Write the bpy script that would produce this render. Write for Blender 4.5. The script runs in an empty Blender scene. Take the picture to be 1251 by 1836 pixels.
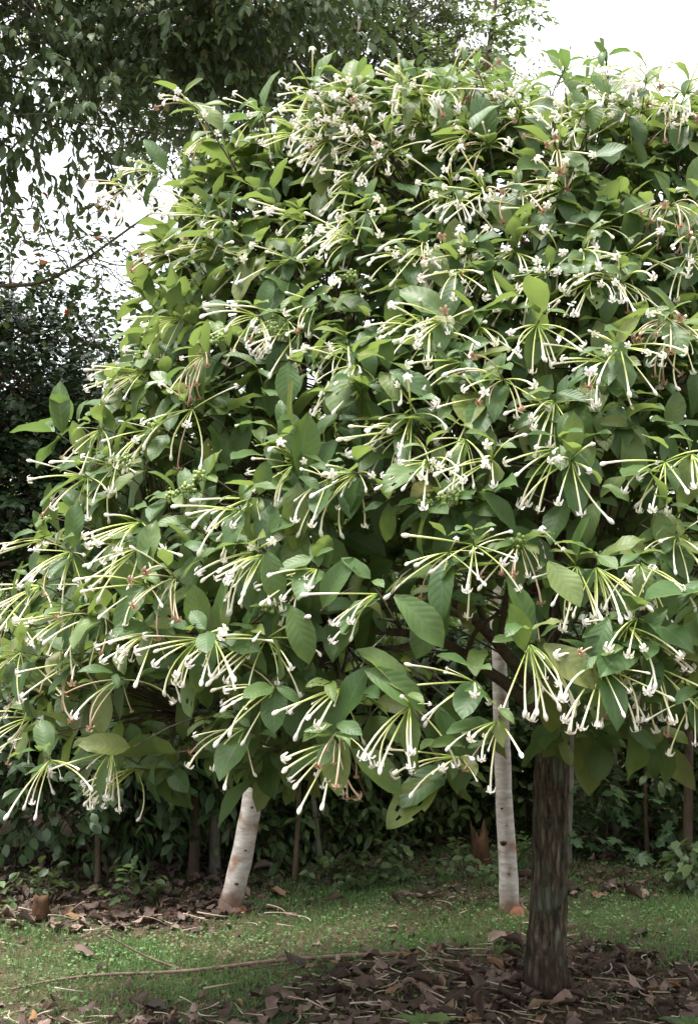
import bpy, math, random
import numpy as np
from mathutils import Vector, Matrix, Euler

random.seed(7)
rng = np.random.default_rng(7)
C = bpy.context.scene.collection
scene = bpy.context.scene

# ------------------------------------------------------------------ camera
F = 2200.0                       # focal length in photograph pixels (1251 x 1836)
PITCH = math.atan(119.0 / F)
CAM = np.array([0.0, 0.0, 1.5])
cam_d = bpy.data.cameras.new('camera')
cam = bpy.data.objects.new('camera', cam_d); C.objects.link(cam)
cam.location = CAM
cam.rotation_euler = (math.pi / 2 + PITCH, 0, 0)
cam_d.sensor_fit = 'VERTICAL'; cam_d.sensor_height = 36.0
cam_d.lens = 36.0 * F / 1836.0
cam_d.clip_end = 3000.0; cam_d.clip_start = 0.05
scene.camera = cam

# ------------------------------------------------------------------ sky: bright overcast
SUN_EL, SUN_AZ = math.radians(77), math.radians(285)     # azimuth clockwise from +Y
w = bpy.data.worlds.new('World'); scene.world = w; w.use_nodes = True
nt = w.node_tree; nt.nodes.clear()
out = nt.nodes.new('ShaderNodeOutputWorld')
sky = nt.nodes.new('ShaderNodeTexSky'); sky.sky_type = 'NISHITA'; sky.sun_disc = False
sky.sun_elevation = SUN_EL; sky.sun_rotation = SUN_AZ
hsv = nt.nodes.new('ShaderNodeHueSaturation'); hsv.inputs['Saturation'].default_value = 0.25
nt.links.new(sky.outputs[0], hsv.inputs['Color'])
bg1 = nt.nodes.new('ShaderNodeBackground'); bg1.inputs[1].default_value = 0.05
nt.links.new(hsv.outputs[0], bg1.inputs[0])
# cloud layer: overcast luminance, zenith brighter than horizon
tc = nt.nodes.new('ShaderNodeTexCoord'); sx = nt.nodes.new('ShaderNodeSeparateXYZ')
nt.links.new(tc.outputs['Generated'], sx.inputs[0])
mr = nt.nodes.new('ShaderNodeMapRange'); mr.inputs[1].default_value = 0; mr.inputs[2].default_value = 1
mr.inputs[3].default_value = 0.30; mr.inputs[4].default_value = 1.45
nt.links.new(sx.outputs[2], mr.inputs[0])
bg2 = nt.nodes.new('ShaderNodeBackground'); bg2.inputs[0].default_value = (0.97, 0.985, 1.0, 1)
nt.links.new(mr.outputs[0], bg2.inputs[1])
ad = nt.nodes.new('ShaderNodeAddShader')
nt.links.new(bg1.outputs[0], ad.inputs[0]); nt.links.new(bg2.outputs[0], ad.inputs[1])
nt.links.new(ad.outputs[0], out.inputs[0])

sun_d = bpy.data.lights.new('sun', 'SUN'); sun_d.energy = 4.5; sun_d.angle = math.radians(20)
sun_d.color = (1.0, 0.97, 0.92)
sun = bpy.data.objects.new('sun', sun_d); C.objects.link(sun)
sdir = Vector((math.sin(SUN_AZ) * math.cos(SUN_EL), math.cos(SUN_AZ) * math.cos(SUN_EL), math.sin(SUN_EL)))
sun.rotation_euler = sdir.to_track_quat('Z', 'Y').to_euler()

vs = scene.view_settings
vs.view_transform = 'Standard'; vs.look = 'None'; vs.exposure = 1.32; vs.gamma = 1.0; vs.use_curve_mapping = False
cy = scene.cycles
cy.max_bounces = 5; cy.diffuse_bounces = 3; cy.glossy_bounces = 1; cy.transmission_bounces = 3
cy.transparent_max_bounces = 4; cy.caustics_reflective = False; cy.caustics_refractive = False
cy.use_denoising = True

# ------------------------------------------------------------------ helpers
RX = np.array([[1, 0, 0],
               [0, math.cos(math.pi / 2 + PITCH), -math.sin(math.pi / 2 + PITCH)],
               [0, math.sin(math.pi / 2 + PITCH), math.cos(math.pi / 2 + PITCH)]])

def ray(px, py):
    d = RX @ np.array([(px - 625.5) / F, -(py - 918.0) / F, -1.0])
    return d / d[1]                       # one metre of depth in Y per unit

def at(px, py, Y):
    return CAM + ray(px, py) * Y

def project(P):
    q = (np.asarray(P) - CAM) @ RX
    dep = -q[..., 2]
    return 625.5 + F * q[..., 0] / dep, 918.0 - F * q[..., 1] / dep, dep

def nrm(v):
    v = np.asarray(v, float)
    return v / np.maximum(np.linalg.norm(v, axis=-1, keepdims=True), 1e-9)

def sst(a, b, x):
    t = np.clip((np.asarray(x, float) - a) / (b - a), 0, 1); return t * t * (3 - 2 * t)

def wob(x, y, s=1.0, seed=0.0):          # cheap smooth noise in -1..1
    x = np.asarray(x, float) * s; y = np.asarray(y, float) * s
    return (np.sin(1.7 * x + 2.3 * y + seed) + np.sin(-2.9 * x + 1.3 * y + 1.7 * seed + 1) +
            np.sin(4.1 * x + 3.7 * y + 2.1 * seed + 2) * .6 + np.sin(-5.3 * x + 6.1 * y + 3 * seed) * .5) / 3.1

def tag(o, label=None, cat=None, group=None, kind=None):
    if label: o['label'] = label
    if cat: o['category'] = cat
    if group: o['group'] = group
    if kind: o['kind'] = kind
    return o

def empty(name, loc, label, cat, group=None):
    o = bpy.data.objects.new(name, None); C.objects.link(o); o.location = [float(a) for a in loc]
    o.empty_display_size = .2
    return tag(o, label, cat, group)

def mesh(name, V, Q, mat, uv=None, rnd=None, smooth=True):
    """V (n,3), Q (m,k) equal-sized faces -> mesh data"""
    me = bpy.data.meshes.new(name)
    V = np.ascontiguousarray(V, dtype=np.float32); Q = np.ascontiguousarray(Q, dtype=np.int32)
    n, (m, k) = len(V), Q.shape
    me.vertices.add(n); me.vertices.foreach_set('co', V.ravel())
    me.loops.add(m * k); me.loops.foreach_set('vertex_index', Q.ravel())
    me.polygons.add(m); me.polygons.foreach_set('loop_start', np.arange(0, m * k, k, dtype=np.int32))
    me.polygons.foreach_set('use_smooth', np.full(m, smooth, dtype=bool))
    if uv is not None:
        l = me.uv_layers.new(name='UVMap')
        l.data.foreach_set('uv', np.ascontiguousarray(np.asarray(uv, np.float32)[Q.ravel()]).ravel())
    if rnd is not None:
        a = me.attributes.new('rnd', 'FLOAT', 'POINT'); a.data.foreach_set('value', np.asarray(rnd, np.float32))
    me.update(calc_edges=True); me.validate()
    if mat: me.materials.append(mat)
    return me

def link(name, me, parent=None, kind=None):
    o = bpy.data.objects.new(name, me); C.objects.link(o)
    if parent is not None:
        o.parent = parent; o.matrix_parent_inverse = Matrix.Identity(4)
        if parent.parent is None:
            o.location = -parent.location      # geometry given in world coordinates
        else:
            o.location = -(parent.location + parent.parent.location)
    if kind: o['kind'] = kind
    return o

def frames(D, N):
    """leaf frames: columns x (width), y (length D), z (normal near N)"""
    D = nrm(D); X = np.cross(D, N); X = nrm(X); Z = np.cross(X, D)
    return np.stack([X, D, Z], axis=-1)

def joined(base, M, P, S, R):
    """base = (V, Q, uv); instances with frames M (n,3,3), points P, scales S, random R"""
    V, Q, U = base; n = len(P); k = len(V)
    W = np.einsum('nij,vj->nvi', M, V) * np.asarray(S)[:, None, None] + P[:, None, :]
    QQ = (Q[None] + (np.arange(n) * k)[:, None, None]).reshape(-1, Q.shape[1])
    return W.reshape(-1, 3), QQ, np.tile(U, (n, 1)), np.repeat(R, k)

def joined_many(bases, which, M, P, S, R):
    Vs, Qs, Us, Rs, off = [], [], [], [], 0
    for i, b in enumerate(bases):
        s = which == i
        if not s.any(): continue
        v, q, u, r = joined(b, M[s], P[s], S[s], R[s])
        Vs.append(v); Qs.append(q + off); Us.append(u); Rs.append(r); off += len(v)
    return np.concatenate(Vs), np.concatenate(Qs), np.concatenate(Us), np.concatenate(Rs)

def tube(path, radii, sides=8, rough=0.0, seed=0, v0=0.0):
    """swept tube with closed ends as quads -> V, Q, uv"""
    P = np.asarray(path, float); n = len(P); radii = np.broadcast_to(np.asarray(radii, float), (n,))
    T = np.gradient(P, axis=0); T = nrm(T)
    ref = np.array([1.0, 0, 0]) if abs(T[0][0]) < .8 else np.array([0, 1.0, 0])
    V, U = [], []
    L = np.concatenate([[0], np.cumsum(np.linalg.norm(np.diff(P, axis=0), axis=1))])
    for i in range(n):
        x = nrm(ref - T[i] * (ref @ T[i])); y = np.cross(T[i], x); ref = x
        a = np.arange(sides) * 2 * math.pi / sides
        r = radii[i] * np.ones(sides)
        if rough:
            r = r * (1 + rough * wob(np.cos(a) * 2 + seed, np.sin(a) * 2 + L[i] * 9, 1.0, seed) +
                     rough * .5 * wob(a * 3, L[i] * 31 + a, 1.0, seed + 3))
        V.append(P[i] + np.outer(np.cos(a) * r, x) + np.outer(np.sin(a) * r, y))
        U.append(np.stack([a / (2 * math.pi), np.full(sides, L[i] + v0)], -1))
    V.append(P[-1:] + T[-1:] * radii[-1] * .3); U.append(np.array([[0, L[-1]]]))
    V = np.concatenate(V); U = np.concatenate(U)
    Q = []
    for i in range(n - 1):
        for j in range(sides):
            k = (j + 1) % sides
            Q.append((i * sides + j, i * sides + k, (i + 1) * sides + k, (i + 1) * sides + j))
    Q = np.array(Q)
    return V, Q, U

def spline(pts, n):
    """Catmull-Rom through the points"""
    P = np.asarray(pts, float); m = len(P)
    if m == 2: return P[0] + (P[1] - P[0]) * np.linspace(0, 1, n)[:, None]
    E = np.vstack([2 * P[0] - P[1], P, 2 * P[-1] - P[-2]]); o = []
    for t in np.linspace(0, m - 1 - 1e-6, n):
        i = int(t); f = t - i; a, b, c, d = E[i:i + 4]
        o.append(.5 * ((2 * b) + (c - a) * f + (2 * a - 5 * b + 4 * c - d) * f * f + (3 * b - a - 3 * c + d) * f ** 3))
    return np.array(o)

def cat_tubes(ts):
    V, Q, U, off = [], [], [], 0
    for v, q, u in ts:
        V.append(v); Q.append(q + off); U.append(u); off += len(v)
    return np.concatenate(V), np.concatenate(Q), np.concatenate(U)

def twigs_fast(A, B, r0, r1, sag=0.0):
    """many thin three-sided twigs A->B with a bend, as one mesh"""
    n = len(A); k = 3; s = 3
    t = np.linspace(0, 1, k)[None, :, None]
    P = A[:, None] * (1 - t) + B[:, None] * t
    P[..., 2] += sag * 4 * (t * (1 - t))[..., 0] * np.linalg.norm(B - A, axis=1)[:, None]
    D = nrm(B - A); ref = np.where(np.abs(D[:, 2:3]) > .9, np.array([[1.0, 0, 0]]), np.array([[0, 0, 1.0]]))
    X = nrm(np.cross(D, ref)); Y = np.cross(D, X)
    a = np.arange(s) * 2 * math.pi / s
    ring = np.cos(a)[None, :, None] * X[:, None] + np.sin(a)[None, :, None] * Y[:, None]   # n,s,3
    r0 = np.broadcast_to(r0, (n,)); r1 = np.broadcast_to(r1, (n,))
    r = r0[:, None] * (1 - t[..., 0]) + r1[:, None] * t[..., 0]                               # n,k
    V = P[:, :, None] + ring[:, None] * r[:, :, None, None]
    q = np.array([(i * s + j, i * s + (j + 1) % s, (i + 1) * s + (j + 1) % s, (i + 1) * s + j) for i in range(k - 1) for j in range(s)])
    Q = (q[None] + (np.arange(n) * k * s)[:, None, None]).reshape(-1, 4)
    U = np.zeros((n * k * s, 2))
    return V.reshape(-1, 3), Q, U

# ------------------------------------------------------------------ leaf shapes
def leaf_shape(ratio=.46, fold=.16, bend=.5, twist=0.0, rows=7, cols=5, point=.0, wave=.02, hole=None, widest=.5, curl=0):
    """unit-length leaf along +Y, normal +Z, bending towards -Z"""
    ts = np.linspace(0, 1, rows); us = np.linspace(-1, 1, cols)
    V, U = [], []
    pos = np.zeros(2); prev = 0
    for t in ts:
        ang = .25 * bend - bend * t
        if t > 0:
            pos = pos + (t - prev) * np.array([math.cos(ang), math.sin(ang)])
        prev = t
        p = math.log(.5) / math.log(widest)
        wdt = ratio / 2 * max(0.0, math.sin(math.pi * t ** p)) ** (.75 + point * t)
        wdt = max(wdt, .012 if t < .5 else .004)
        tw = twist * (t - .3)
        for u in us:
            x = u * wdt; z = fold * abs(u) * wdt * 2 + wave * math.sin(t * 11 + 2 * u + twist * 9) * abs(u) + curl * (u * u) * wdt
            x, z = x * math.cos(tw) - z * math.sin(tw), x * math.sin(tw) + z * math.cos(tw)
            V.append((x, pos[0] - math.sin(ang) * z, pos[1] + math.cos(ang) * z)); U.append((u * .5 + .5, t))
    Q = []
    for i in range(rows - 1):
        for j in range(cols - 1):
            if hole and (i, j) in hole: continue
            a = i * cols + j; Q.append((a, a + 1, a + cols + 1, a + cols))
    return np.array(V), np.array(Q), np.array(U)

# ------------------------------------------------------------------ materials
def mat_new(name):
    m = bpy.data.materials.new(name); m.use_nodes = True
    n = m.node_tree; n.nodes.clear()
    return m, n, n.nodes, n.links

def ramp(N, stops):
    r = N.new('ShaderNodeValToRGB'); e = r.color_ramp.elements
    while len(e) < len(stops): e.new(.5)
    for k, (p, c) in enumerate(stops):
        e[k].position = p; e[k].color = (*c, 1)
    return r

def math_n(N, L, op, a, b=None, clamp=False):
    m = N.new('ShaderNodeMath'); m.operation = op; m.use_clamp = clamp
    for i, x in enumerate((a, b)):
        if x is None: continue
        if isinstance(x, (int, float)): m.inputs[i].default_value = x
        else: L.new(x, m.inputs[i])
    return m.outputs[0]

def rand_out(N, L):
    at_ = N.new('ShaderNodeAttribute'); at_.attribute_name = 'rnd'
    oi = N.new('ShaderNodeObjectInfo')
    return math_n(N, L, 'FRACT', math_n(N, L, 'ADD', at_.outputs['Fac'], oi.outputs['Random']))

def leaf_mat(name, stops, rough=.42, trans=.3, transcol=(.10, .2, .02), veins=0, veincol=(.2, .26, .1), back=None, spec=.5):
    """stops: colour ramp over the per-leaf random number"""
    m, n, N, L = mat_new(name)
    o = N.new('ShaderNodeOutputMaterial')
    r = rand_out(N, L); cr = ramp(N, stops); L.new(r, cr.inputs[0]); col = cr.outputs[0]
    ge = N.new('ShaderNodeNewGeometry')
    no = N.new('ShaderNodeTexNoise'); no.inputs['Scale'].default_value = 22; no.inputs['Detail'].default_value = 3
    L.new(ge.outputs['Position'], no.inputs['Vector'])
    mx = N.new('ShaderNodeMix'); mx.data_type = 'RGBA'; mx.blend_type = 'MULTIPLY'; mx.inputs[0].default_value = 1
    vr = ramp(N, [(.3, (.78, .8, .74)), (.7, (1.15, 1.12, 1.1))]); L.new(no.outputs[0], vr.inputs[0])
    L.new(col, mx.inputs[6]); L.new(vr.outputs[0], mx.inputs[7]); col = mx.outputs[2]
    if veins:
        sn = N.new('ShaderNodeTexNoise'); sn.inputs['Scale'].default_value = 75; sn.inputs['Detail'].default_value = 2
        L.new(ge.outputs['Position'], sn.inputs['Vector'])
        sr = ramp(N, [(.68, (0, 0, 0)), (.73, (1, 1, 1))]); L.new(sn.outputs[0], sr.inputs[0])
        sm = N.new('ShaderNodeMix'); sm.data_type = 'RGBA'; L.new(math_n(N, L, 'MULTIPLY', sr.outputs[0], .7), sm.inputs[0]); L.new(col, sm.inputs[6]); sm.inputs[7].default_value = (.06, .045, .02, 1); col = sm.outputs[2]
    bs = N.new('ShaderNodeBsdfPrincipled'); bs.inputs['Roughness'].default_value = rough
    bs.inputs['Specular IOR Level'].default_value = spec
    if veins:
        uv = N.new('ShaderNodeUVMap'); sp = N.new('ShaderNodeSeparateXYZ'); L.new(uv.outputs[0], sp.inputs[0])
        au = math_n(N, L, 'ABSOLUTE', math_n(N, L, 'MULTIPLY', math_n(N, L, 'SUBTRACT', sp.outputs[0], .5), 2.0))
        ph = math_n(N, L, 'SUBTRACT', math_n(N, L, 'MULTIPLY', sp.outputs[1], float(veins)), math_n(N, L, 'MULTIPLY', math_n(N, L, 'POWER', au, 1.2), 1.7))
        tri = math_n(N, L, 'PINGPONG', ph, .5)                    # 0 at each side vein
        vein = math_n(N, L, 'LESS_THAN', tri, .055)
        mid = math_n(N, L, 'LESS_THAN', au, .045)
        vm = math_n(N, L, 'MULTIPLY', math_n(N, L, 'MAXIMUM', math_n(N, L, 'MULTIPLY', vein, .45), mid), .55)
        m2 = N.new('ShaderNodeMix'); m2.data_type = 'RGBA'; L.new(vm, m2.inputs[0]); L.new(col, m2.inputs[6])
        m2.inputs[7].default_value = (*veincol, 1); col = m2.outputs[2]
        hgt = math_n(N, L, 'MINIMUM', math_n(N, L, 'MULTIPLY', math_n(N, L, 'POWER', tri, .6), 1.0), math_n(N, L, 'MULTIPLY', au, 4.0))
        bp = N.new('ShaderNodeBump'); bp.inputs['Strength'].default_value = .22; bp.inputs['Distance'].default_value = .004
        L.new(hgt, bp.inputs['Height']); L.new(bp.outputs[0], bs.inputs['Normal'])
    if back:                                                       # paler underside of the blade
        m3 = N.new('ShaderNodeMix'); m3.data_type = 'RGBA'; L.new(ge.outputs['Backfacing'], m3.inputs[0]); L.new(col, m3.inputs[6])
        m3.inputs[7].default_value = (*back, 1); col = m3.outputs[2]
    L.new(col, bs.inputs['Base Color'])
    if trans:
        tr = N.new('ShaderNodeBsdfTranslucent')
        m4 = N.new('ShaderNodeMix'); m4.data_type = 'RGBA'; m4.inputs[0].default_value = .6; L.new(col, m4.inputs[6]); m4.inputs[7].default_value = (*transcol, 1)
        L.new(m4.outputs[2], tr.inputs[0])
        ms = N.new('ShaderNodeMixShader'); ms.inputs[0].default_value = trans
        L.new(bs.outputs[0], ms.inputs[1]); L.new(tr.outputs[0], ms.inputs[2]); L.new(ms.outputs[0], o.inputs[0])
    else:
        L.new(bs.outputs[0], o.inputs[0])
    return m

def noise_mat(name, stops, scale=(8, 8, 8), detail=6, rough=.9, bump=.3, bdist=.01, second=None, coord='Object', low=None, cracks=None):
    m, n, N, L = mat_new(name)
    o = N.new('ShaderNodeOutputMaterial'); bs = N.new('ShaderNodeBsdfPrincipled'); bs.inputs['Roughness'].default_value = rough
    bs.inputs['Specular IOR Level'].default_value = .25
    t = N.new('ShaderNodeTexCoord'); mp = N.new('ShaderNodeMapping'); mp.inputs['Scale'].default_value = scale
    L.new(t.outputs[coord], mp.inputs[0])
    no = N.new('ShaderNodeTexNoise'); no.inputs['Scale'].default_value = 1; no.inputs['Detail'].default_value = detail; no.inputs['Roughness'].default_value = .65
    L.new(mp.outputs[0], no.inputs['Vector'])
    cr = ramp(N, stops); L.new(no.outputs[0], cr.inputs[0]); col = cr.outputs[0]
    if second:                                                     # patches: (scale, threshold lo, hi, colour)
        s, lo, hi, c2 = second
        n2 = N.new('ShaderNodeTexNoise'); n2.inputs['Scale'].default_value = s; n2.inputs['Detail'].default_value = 5
        L.new(t.outputs[coord], n2.inputs['Vector'])
        r2 = ramp(N, [(lo, (0, 0, 0)), (hi, (1, 1, 1))]); L.new(n2.outputs[0], r2.inputs[0])
        mx = N.new('ShaderNodeMix'); mx.data_type = 'RGBA'; L.new(r2.outputs[0], mx.inputs[0]); L.new(col, mx.inputs[6]); mx.inputs[7].default_value = (*c2, 1)
        col = mx.outputs[2]
    hsrc = no.outputs[0]
    if cracks:                                                     # dark furrows between bark plates: (scale xyz)
        mc = N.new('ShaderNodeMapping'); mc.inputs['Scale'].default_value = cracks; L.new(t.outputs[coord], mc.inputs[0])
        wn = N.new('ShaderNodeMix'); wn.data_type = 'RGBA'; wn.inputs[0].default_value = .6; L.new(mc.outputs[0], wn.inputs[6]); L.new(no.outputs[1], wn.inputs[7])
        vo = N.new('ShaderNodeTexVoronoi'); vo.feature = 'DISTANCE_TO_EDGE'; vo.inputs['Scale'].default_value = 1; L.new(wn.outputs[2], vo.inputs['Vector'])
        vr2 = ramp(N, [(.0, (.7, .68, .65)), (.10, (1, 1, 1))]); L.new(vo.outputs['Distance'], vr2.inputs[0])
        mm = N.new('ShaderNodeMix'); mm.data_type = 'RGBA'; mm.blend_type = 'MULTIPLY'; mm.inputs[0].default_value = 1; L.new(col, mm.inputs[6]); L.new(vr2.outputs[0], mm.inputs[7]); col = mm.outputs[2]
        hsrc = math_n(N, L, 'ADD', math_n(N, L, 'MULTIPLY', no.outputs[0], .5), math_n(N, L, 'MINIMUM', math_n(N, L, 'MULTIPLY', vo.outputs['Distance'], 3.0), .6))
    if low:                                                        # soil splashed up the foot of the trunk: (height, colour)
        sp = N.new('ShaderNodeSeparateXYZ'); L.new(t.outputs[coord], sp.inputs[0])
        n3 = N.new('ShaderNodeTexNoise'); n3.inputs['Scale'].default_value = 14; n3.inputs['Detail'].default_value = 4
        L.new(t.outputs[coord], n3.inputs['Vector'])
        zz = math_n(N, L, 'ADD', sp.outputs[2], math_n(N, L, 'MULTIPLY', math_n(N, L, 'SUBTRACT', n3.outputs[0], .5), low[0] * 1.6))
        mr_ = N.new('ShaderNodeMapRange'); L.new(zz, mr_.inputs[0]); mr_.inputs[1].default_value = low[0]; mr_.inputs[2].default_value = low[0] * .3
        mx = N.new('ShaderNodeMix'); mx.data_type = 'RGBA'; L.new(mr_.outputs[0], mx.inputs[0]); L.new(col, mx.inputs[6]); mx.inputs[7].default_value = (*low[1], 1)
        col = mx.outputs[2]
    L.new(col, bs.inputs['Base Color'])
    bp = N.new('ShaderNodeBump'); bp.inputs['Strength'].default_value = bump; bp.inputs['Distance'].default_value = bdist
    L.new(hsrc, bp.inputs['Height']); L.new(bp.outputs[0], bs.inputs['Normal'])
    L.new(bs.outputs[0], o.inputs[0])
    return m

def flower_mat(name, stops):
    m, n, N, L = mat_new(name)
    o = N.new('ShaderNodeOutputMaterial'); bs = N.new('ShaderNodeBsdfPrincipled'); bs.inputs['Roughness'].default_value = .5
    uv = N.new('ShaderNodeUVMap'); sp = N.new('ShaderNodeSeparateXYZ'); L.new(uv.outputs[0], sp.inputs[0])
    r = rand_out(N, L)
    v = math_n(N, L, 'ADD', sp.outputs[1], math_n(N, L, 'MULTIPLY', math_n(N, L, 'SUBTRACT', r, .6), .25))
    cr = ramp(N, stops); L.new(v, cr.inputs[0])
    L.new(cr.outputs[0], bs.inputs['Base Color'])
    tr = N.new('ShaderNodeBsdfTranslucent'); L.new(cr.outputs[0], tr.inputs[0])
    ms = N.new('ShaderNodeMixShader'); ms.inputs[0].default_value = .25
    L.new(bs.outputs[0], ms.inputs[1]); L.new(tr.outputs[0], ms.inputs[2]); L.new(ms.outputs[0], o.inputs[0])
    return m

M = {}
M['leaf'] = leaf_mat('glossy_leaf', [(0, (.048, .106, .028)), (.3, (.060, .122, .032)), (.6, (.080, .143, .036)), (.84, (.112, .172, .042)), (.95, (.142, .178, .046)), (.99, (.15, .17, .05)), (1, (.18, .17, .055))],
                     rough=.50, trans=.43, transcol=(.23, .29, .05), veins=8, veincol=(.11, .16, .07), back=(.085, .145, .055), spec=.4)
M['young'] = leaf_mat('young_leaf', [(0, (.075, .135, .04)), (1, (.11, .175, .055))], rough=.4, trans=.35, transcol=(.17, .26, .06), veins=8, veincol=(.2, .28, .1))
M['flower'] = flower_mat('flower_white', [(0, (.20, .32, .05)), (.12, (.46, .56, .12)), (.40, (.70, .73, .30)), (.66, (.82, .80, .58)), (.9, (.82, .79, .70)), (1, (.84, .80, .78))])
M['wilted'] = flower_mat('flower_wilted', [(0, (.2, .22, .06)), (.3, (.5, .45, .25)), (.6, (.6, .47, .33)), (.85, (.40, .27, .18)), (1, (.30, .18, .11))])
M['bud'] = leaf_mat('green_bud', [(0, (.16, .24, .06)), (1, (.25, .33, .09))], rough=.5, trans=.1)
M['twig'] = noise_mat('twig_bark', [(.3, (.05, .045, .03)), (.7, (.13, .11, .075))], (40, 40, 40))
M['bark'] = noise_mat('dark_bark', [(.36, (.022, .016, .011)), (.46, (.075, .058, .038)), (.55, (.125, .10, .07)), (.66, (.21, .175, .125))], (42, 42, 11), detail=9, bump=1.0, bdist=.03, second=(9, .53, .66, (.11, .12, .08)), low=(.16, (.05, .03, .02)), cracks=(110, 110, 22))
M['pale_bark'] = noise_mat('pale_bark', [(.25, (.17, .12, .09)), (.42, (.38, .33, .29)), (.7, (.58, .55, .52))], (12, 12, 46), detail=9, bump=.45, second=(9, .56, .68, (.27, .17, .12)), low=(.14, (.17, .11, .08)))
M['grey_bark'] = noise_mat('grey_bark', [(.3, (.07, .06, .05)), (.7, (.2, .18, .15))], (18, 18, 7), bump=.5, second=(6, .5, .7, (.09, .11, .06)))
M['brown_bark'] = noise_mat('brown_bark', [(.3, (.035, .025, .018)), (.7, (.12, .085, .055))], (18, 18, 7), bump=.5)
M['rotten'] = noise_mat('rotten_wood', [(.3, (.02, .014, .01)), (.6, (.09, .045, .02)), (.8, (.25, .11, .04))], (20, 20, 6), bump=.9, bdist=.02)
M['soil'] = noise_mat('soil', [(.25, (.022, .013, .009)), (.5, (.060, .036, .024)), (.75, (.105, .066, .045))], (9, 9, 9), detail=10, bump=.8, bdist=.02, second=(1.6, .5, .62, (.045, .065, .022)))
M['red_soil'] = noise_mat('red_soil', [(.3, (.12, .05, .03)), (.7, (.28, .13, .075))], (30, 30, 30), bump=.6)
M['grass'] = leaf_mat('grass_blade', [(0, (.098, .175, .065)), (.5, (.13, .22, .088)), (.85, (.17, .26, .11)), (1, (.24, .24, .12))], rough=.65, trans=.35, transcol=(.14, .25, .05), spec=.2)
M['dry'] = leaf_mat('dry_leaf', [(0, (.030, .020, .016)), (.35, (.062, .040, .033)), (.65, (.11, .074, .063)), (.9, (.22, .155, .135)), (1, (.20, .11, .05))], rough=.7, trans=.05, transcol=(.2, .1, .04), veins=8, veincol=(.14, .09, .06), spec=.25)
M['straw'] = flower_mat('dead_flower', [(0, (.22, .16, .10)), (.5, (.42, .34, .25)), (1, (.5, .41, .33))])
M['stick'] = noise_mat('dead_stick', [(.3, (.09, .058, .045)), (.7, (.24, .165, .13))], (30, 30, 30), bump=.4)
M['bg_hang'] = leaf_mat('hanging_leaf', [(0, (.06, .10, .038)), (.6, (.085, .132, .048)), (.93, (.12, .165, .058)), (.97, (.24, .24, .08)), (1, (.4, .32, .2))], rough=.45, trans=.3, transcol=(.1, .16, .02), back=(.09, .12, .06))
M['bg_fine'] = leaf_mat('fine_leaf', [(0, (.06, .095, .035)), (1, (.11, .14, .05))], rough=.5, trans=.4, transcol=(.16, .2, .04))
M['bg_dark'] = leaf_mat('small_dark_leaf', [(0, (.020, .042, .018)), (1, (.042, .075, .028))], rough=.4, trans=.2, transcol=(.05, .1, .02))
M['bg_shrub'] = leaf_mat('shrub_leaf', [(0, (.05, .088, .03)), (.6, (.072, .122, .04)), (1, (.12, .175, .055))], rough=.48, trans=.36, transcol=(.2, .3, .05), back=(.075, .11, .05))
M['bg_shaded'] = leaf_mat('shaded_leaf', [(0, (.034, .066, .026)), (.7, (.052, .095, .034)), (1, (.08, .135, .045))], rough=.48, trans=.33, transcol=(.12, .22, .04))  # shaded copy of the shrub leaf: the wood's shade is in the colour
M['bg_lit'] = leaf_mat('lit_leaf', [(0, (.08, .13, .035)), (1, (.15, .2, .06))], rough=.5, trans=.4, transcol=(.25, .33, .06))  # lit copy of the shrub leaf: light on the leaves is painted into the colour
M['bg_vine'] = leaf_mat('vine_leaf', [(0, (.055, .11, .045)), (1, (.095, .165, .07))], rough=.5, trans=.25, transcol=(.1, .2, .04))
M['red'] = leaf_mat('red_leaf', [(0, (.5, .08, .03)), (1, (.55, .2, .06))], trans=.4, transcol=(.6, .1, .03))

# ------------------------------------------------------------------ ground
def gz(x, y):
    x = np.asarray(x, float); y = np.asarray(y, float)
    near = np.exp(-((x / 9) ** 2 + ((y - 5) / 8) ** 2))
    return (.12 * sst(4.9, 7.0, y) * sst(-.6, 1.3, x) * (1 - sst(8, 14, y)) + .035 * wob(x, y, .9, 1.0) * near * sst(3.0, 5.2, y) +
            .012 * wob(x, y, 4.2, 2.0) * near)

def on_ground(px, py):
    d = ray(px, py); Y = 5.0
    for _ in range(40):
        p = CAM + d * Y; Y = Y + (p[2] - gz(p[0], p[1])) / (-d[2]) * .8
    return CAM + d * Y

far = np.array([10, 14, 20, 30, 50, 90, 160, 300.0])
xs = np.concatenate([-far[::-1], np.arange(-6, 6.01, .07), far])
ys = np.concatenate([-far[::-1], np.arange(-5, 2, .5), np.arange(2, 9.01, .07), [9.5, 10], far[1:] - 2])
GX, GY = np.meshgrid(xs, ys)
V = np.stack([GX, GY, gz(GX, GY)], -1).reshape(-1, 3)
nx = len(xs); ii, jj = np.meshgrid(np.arange(len(ys) - 1), np.arange(nx - 1), indexing='ij')
a = (ii * nx + jj).ravel(); Q = np.stack([a, a + 1, a + nx + 1, a + nx], -1)
tag(link('ground', mesh('ground', V, Q, M['soil'])), kind='structure')

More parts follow.
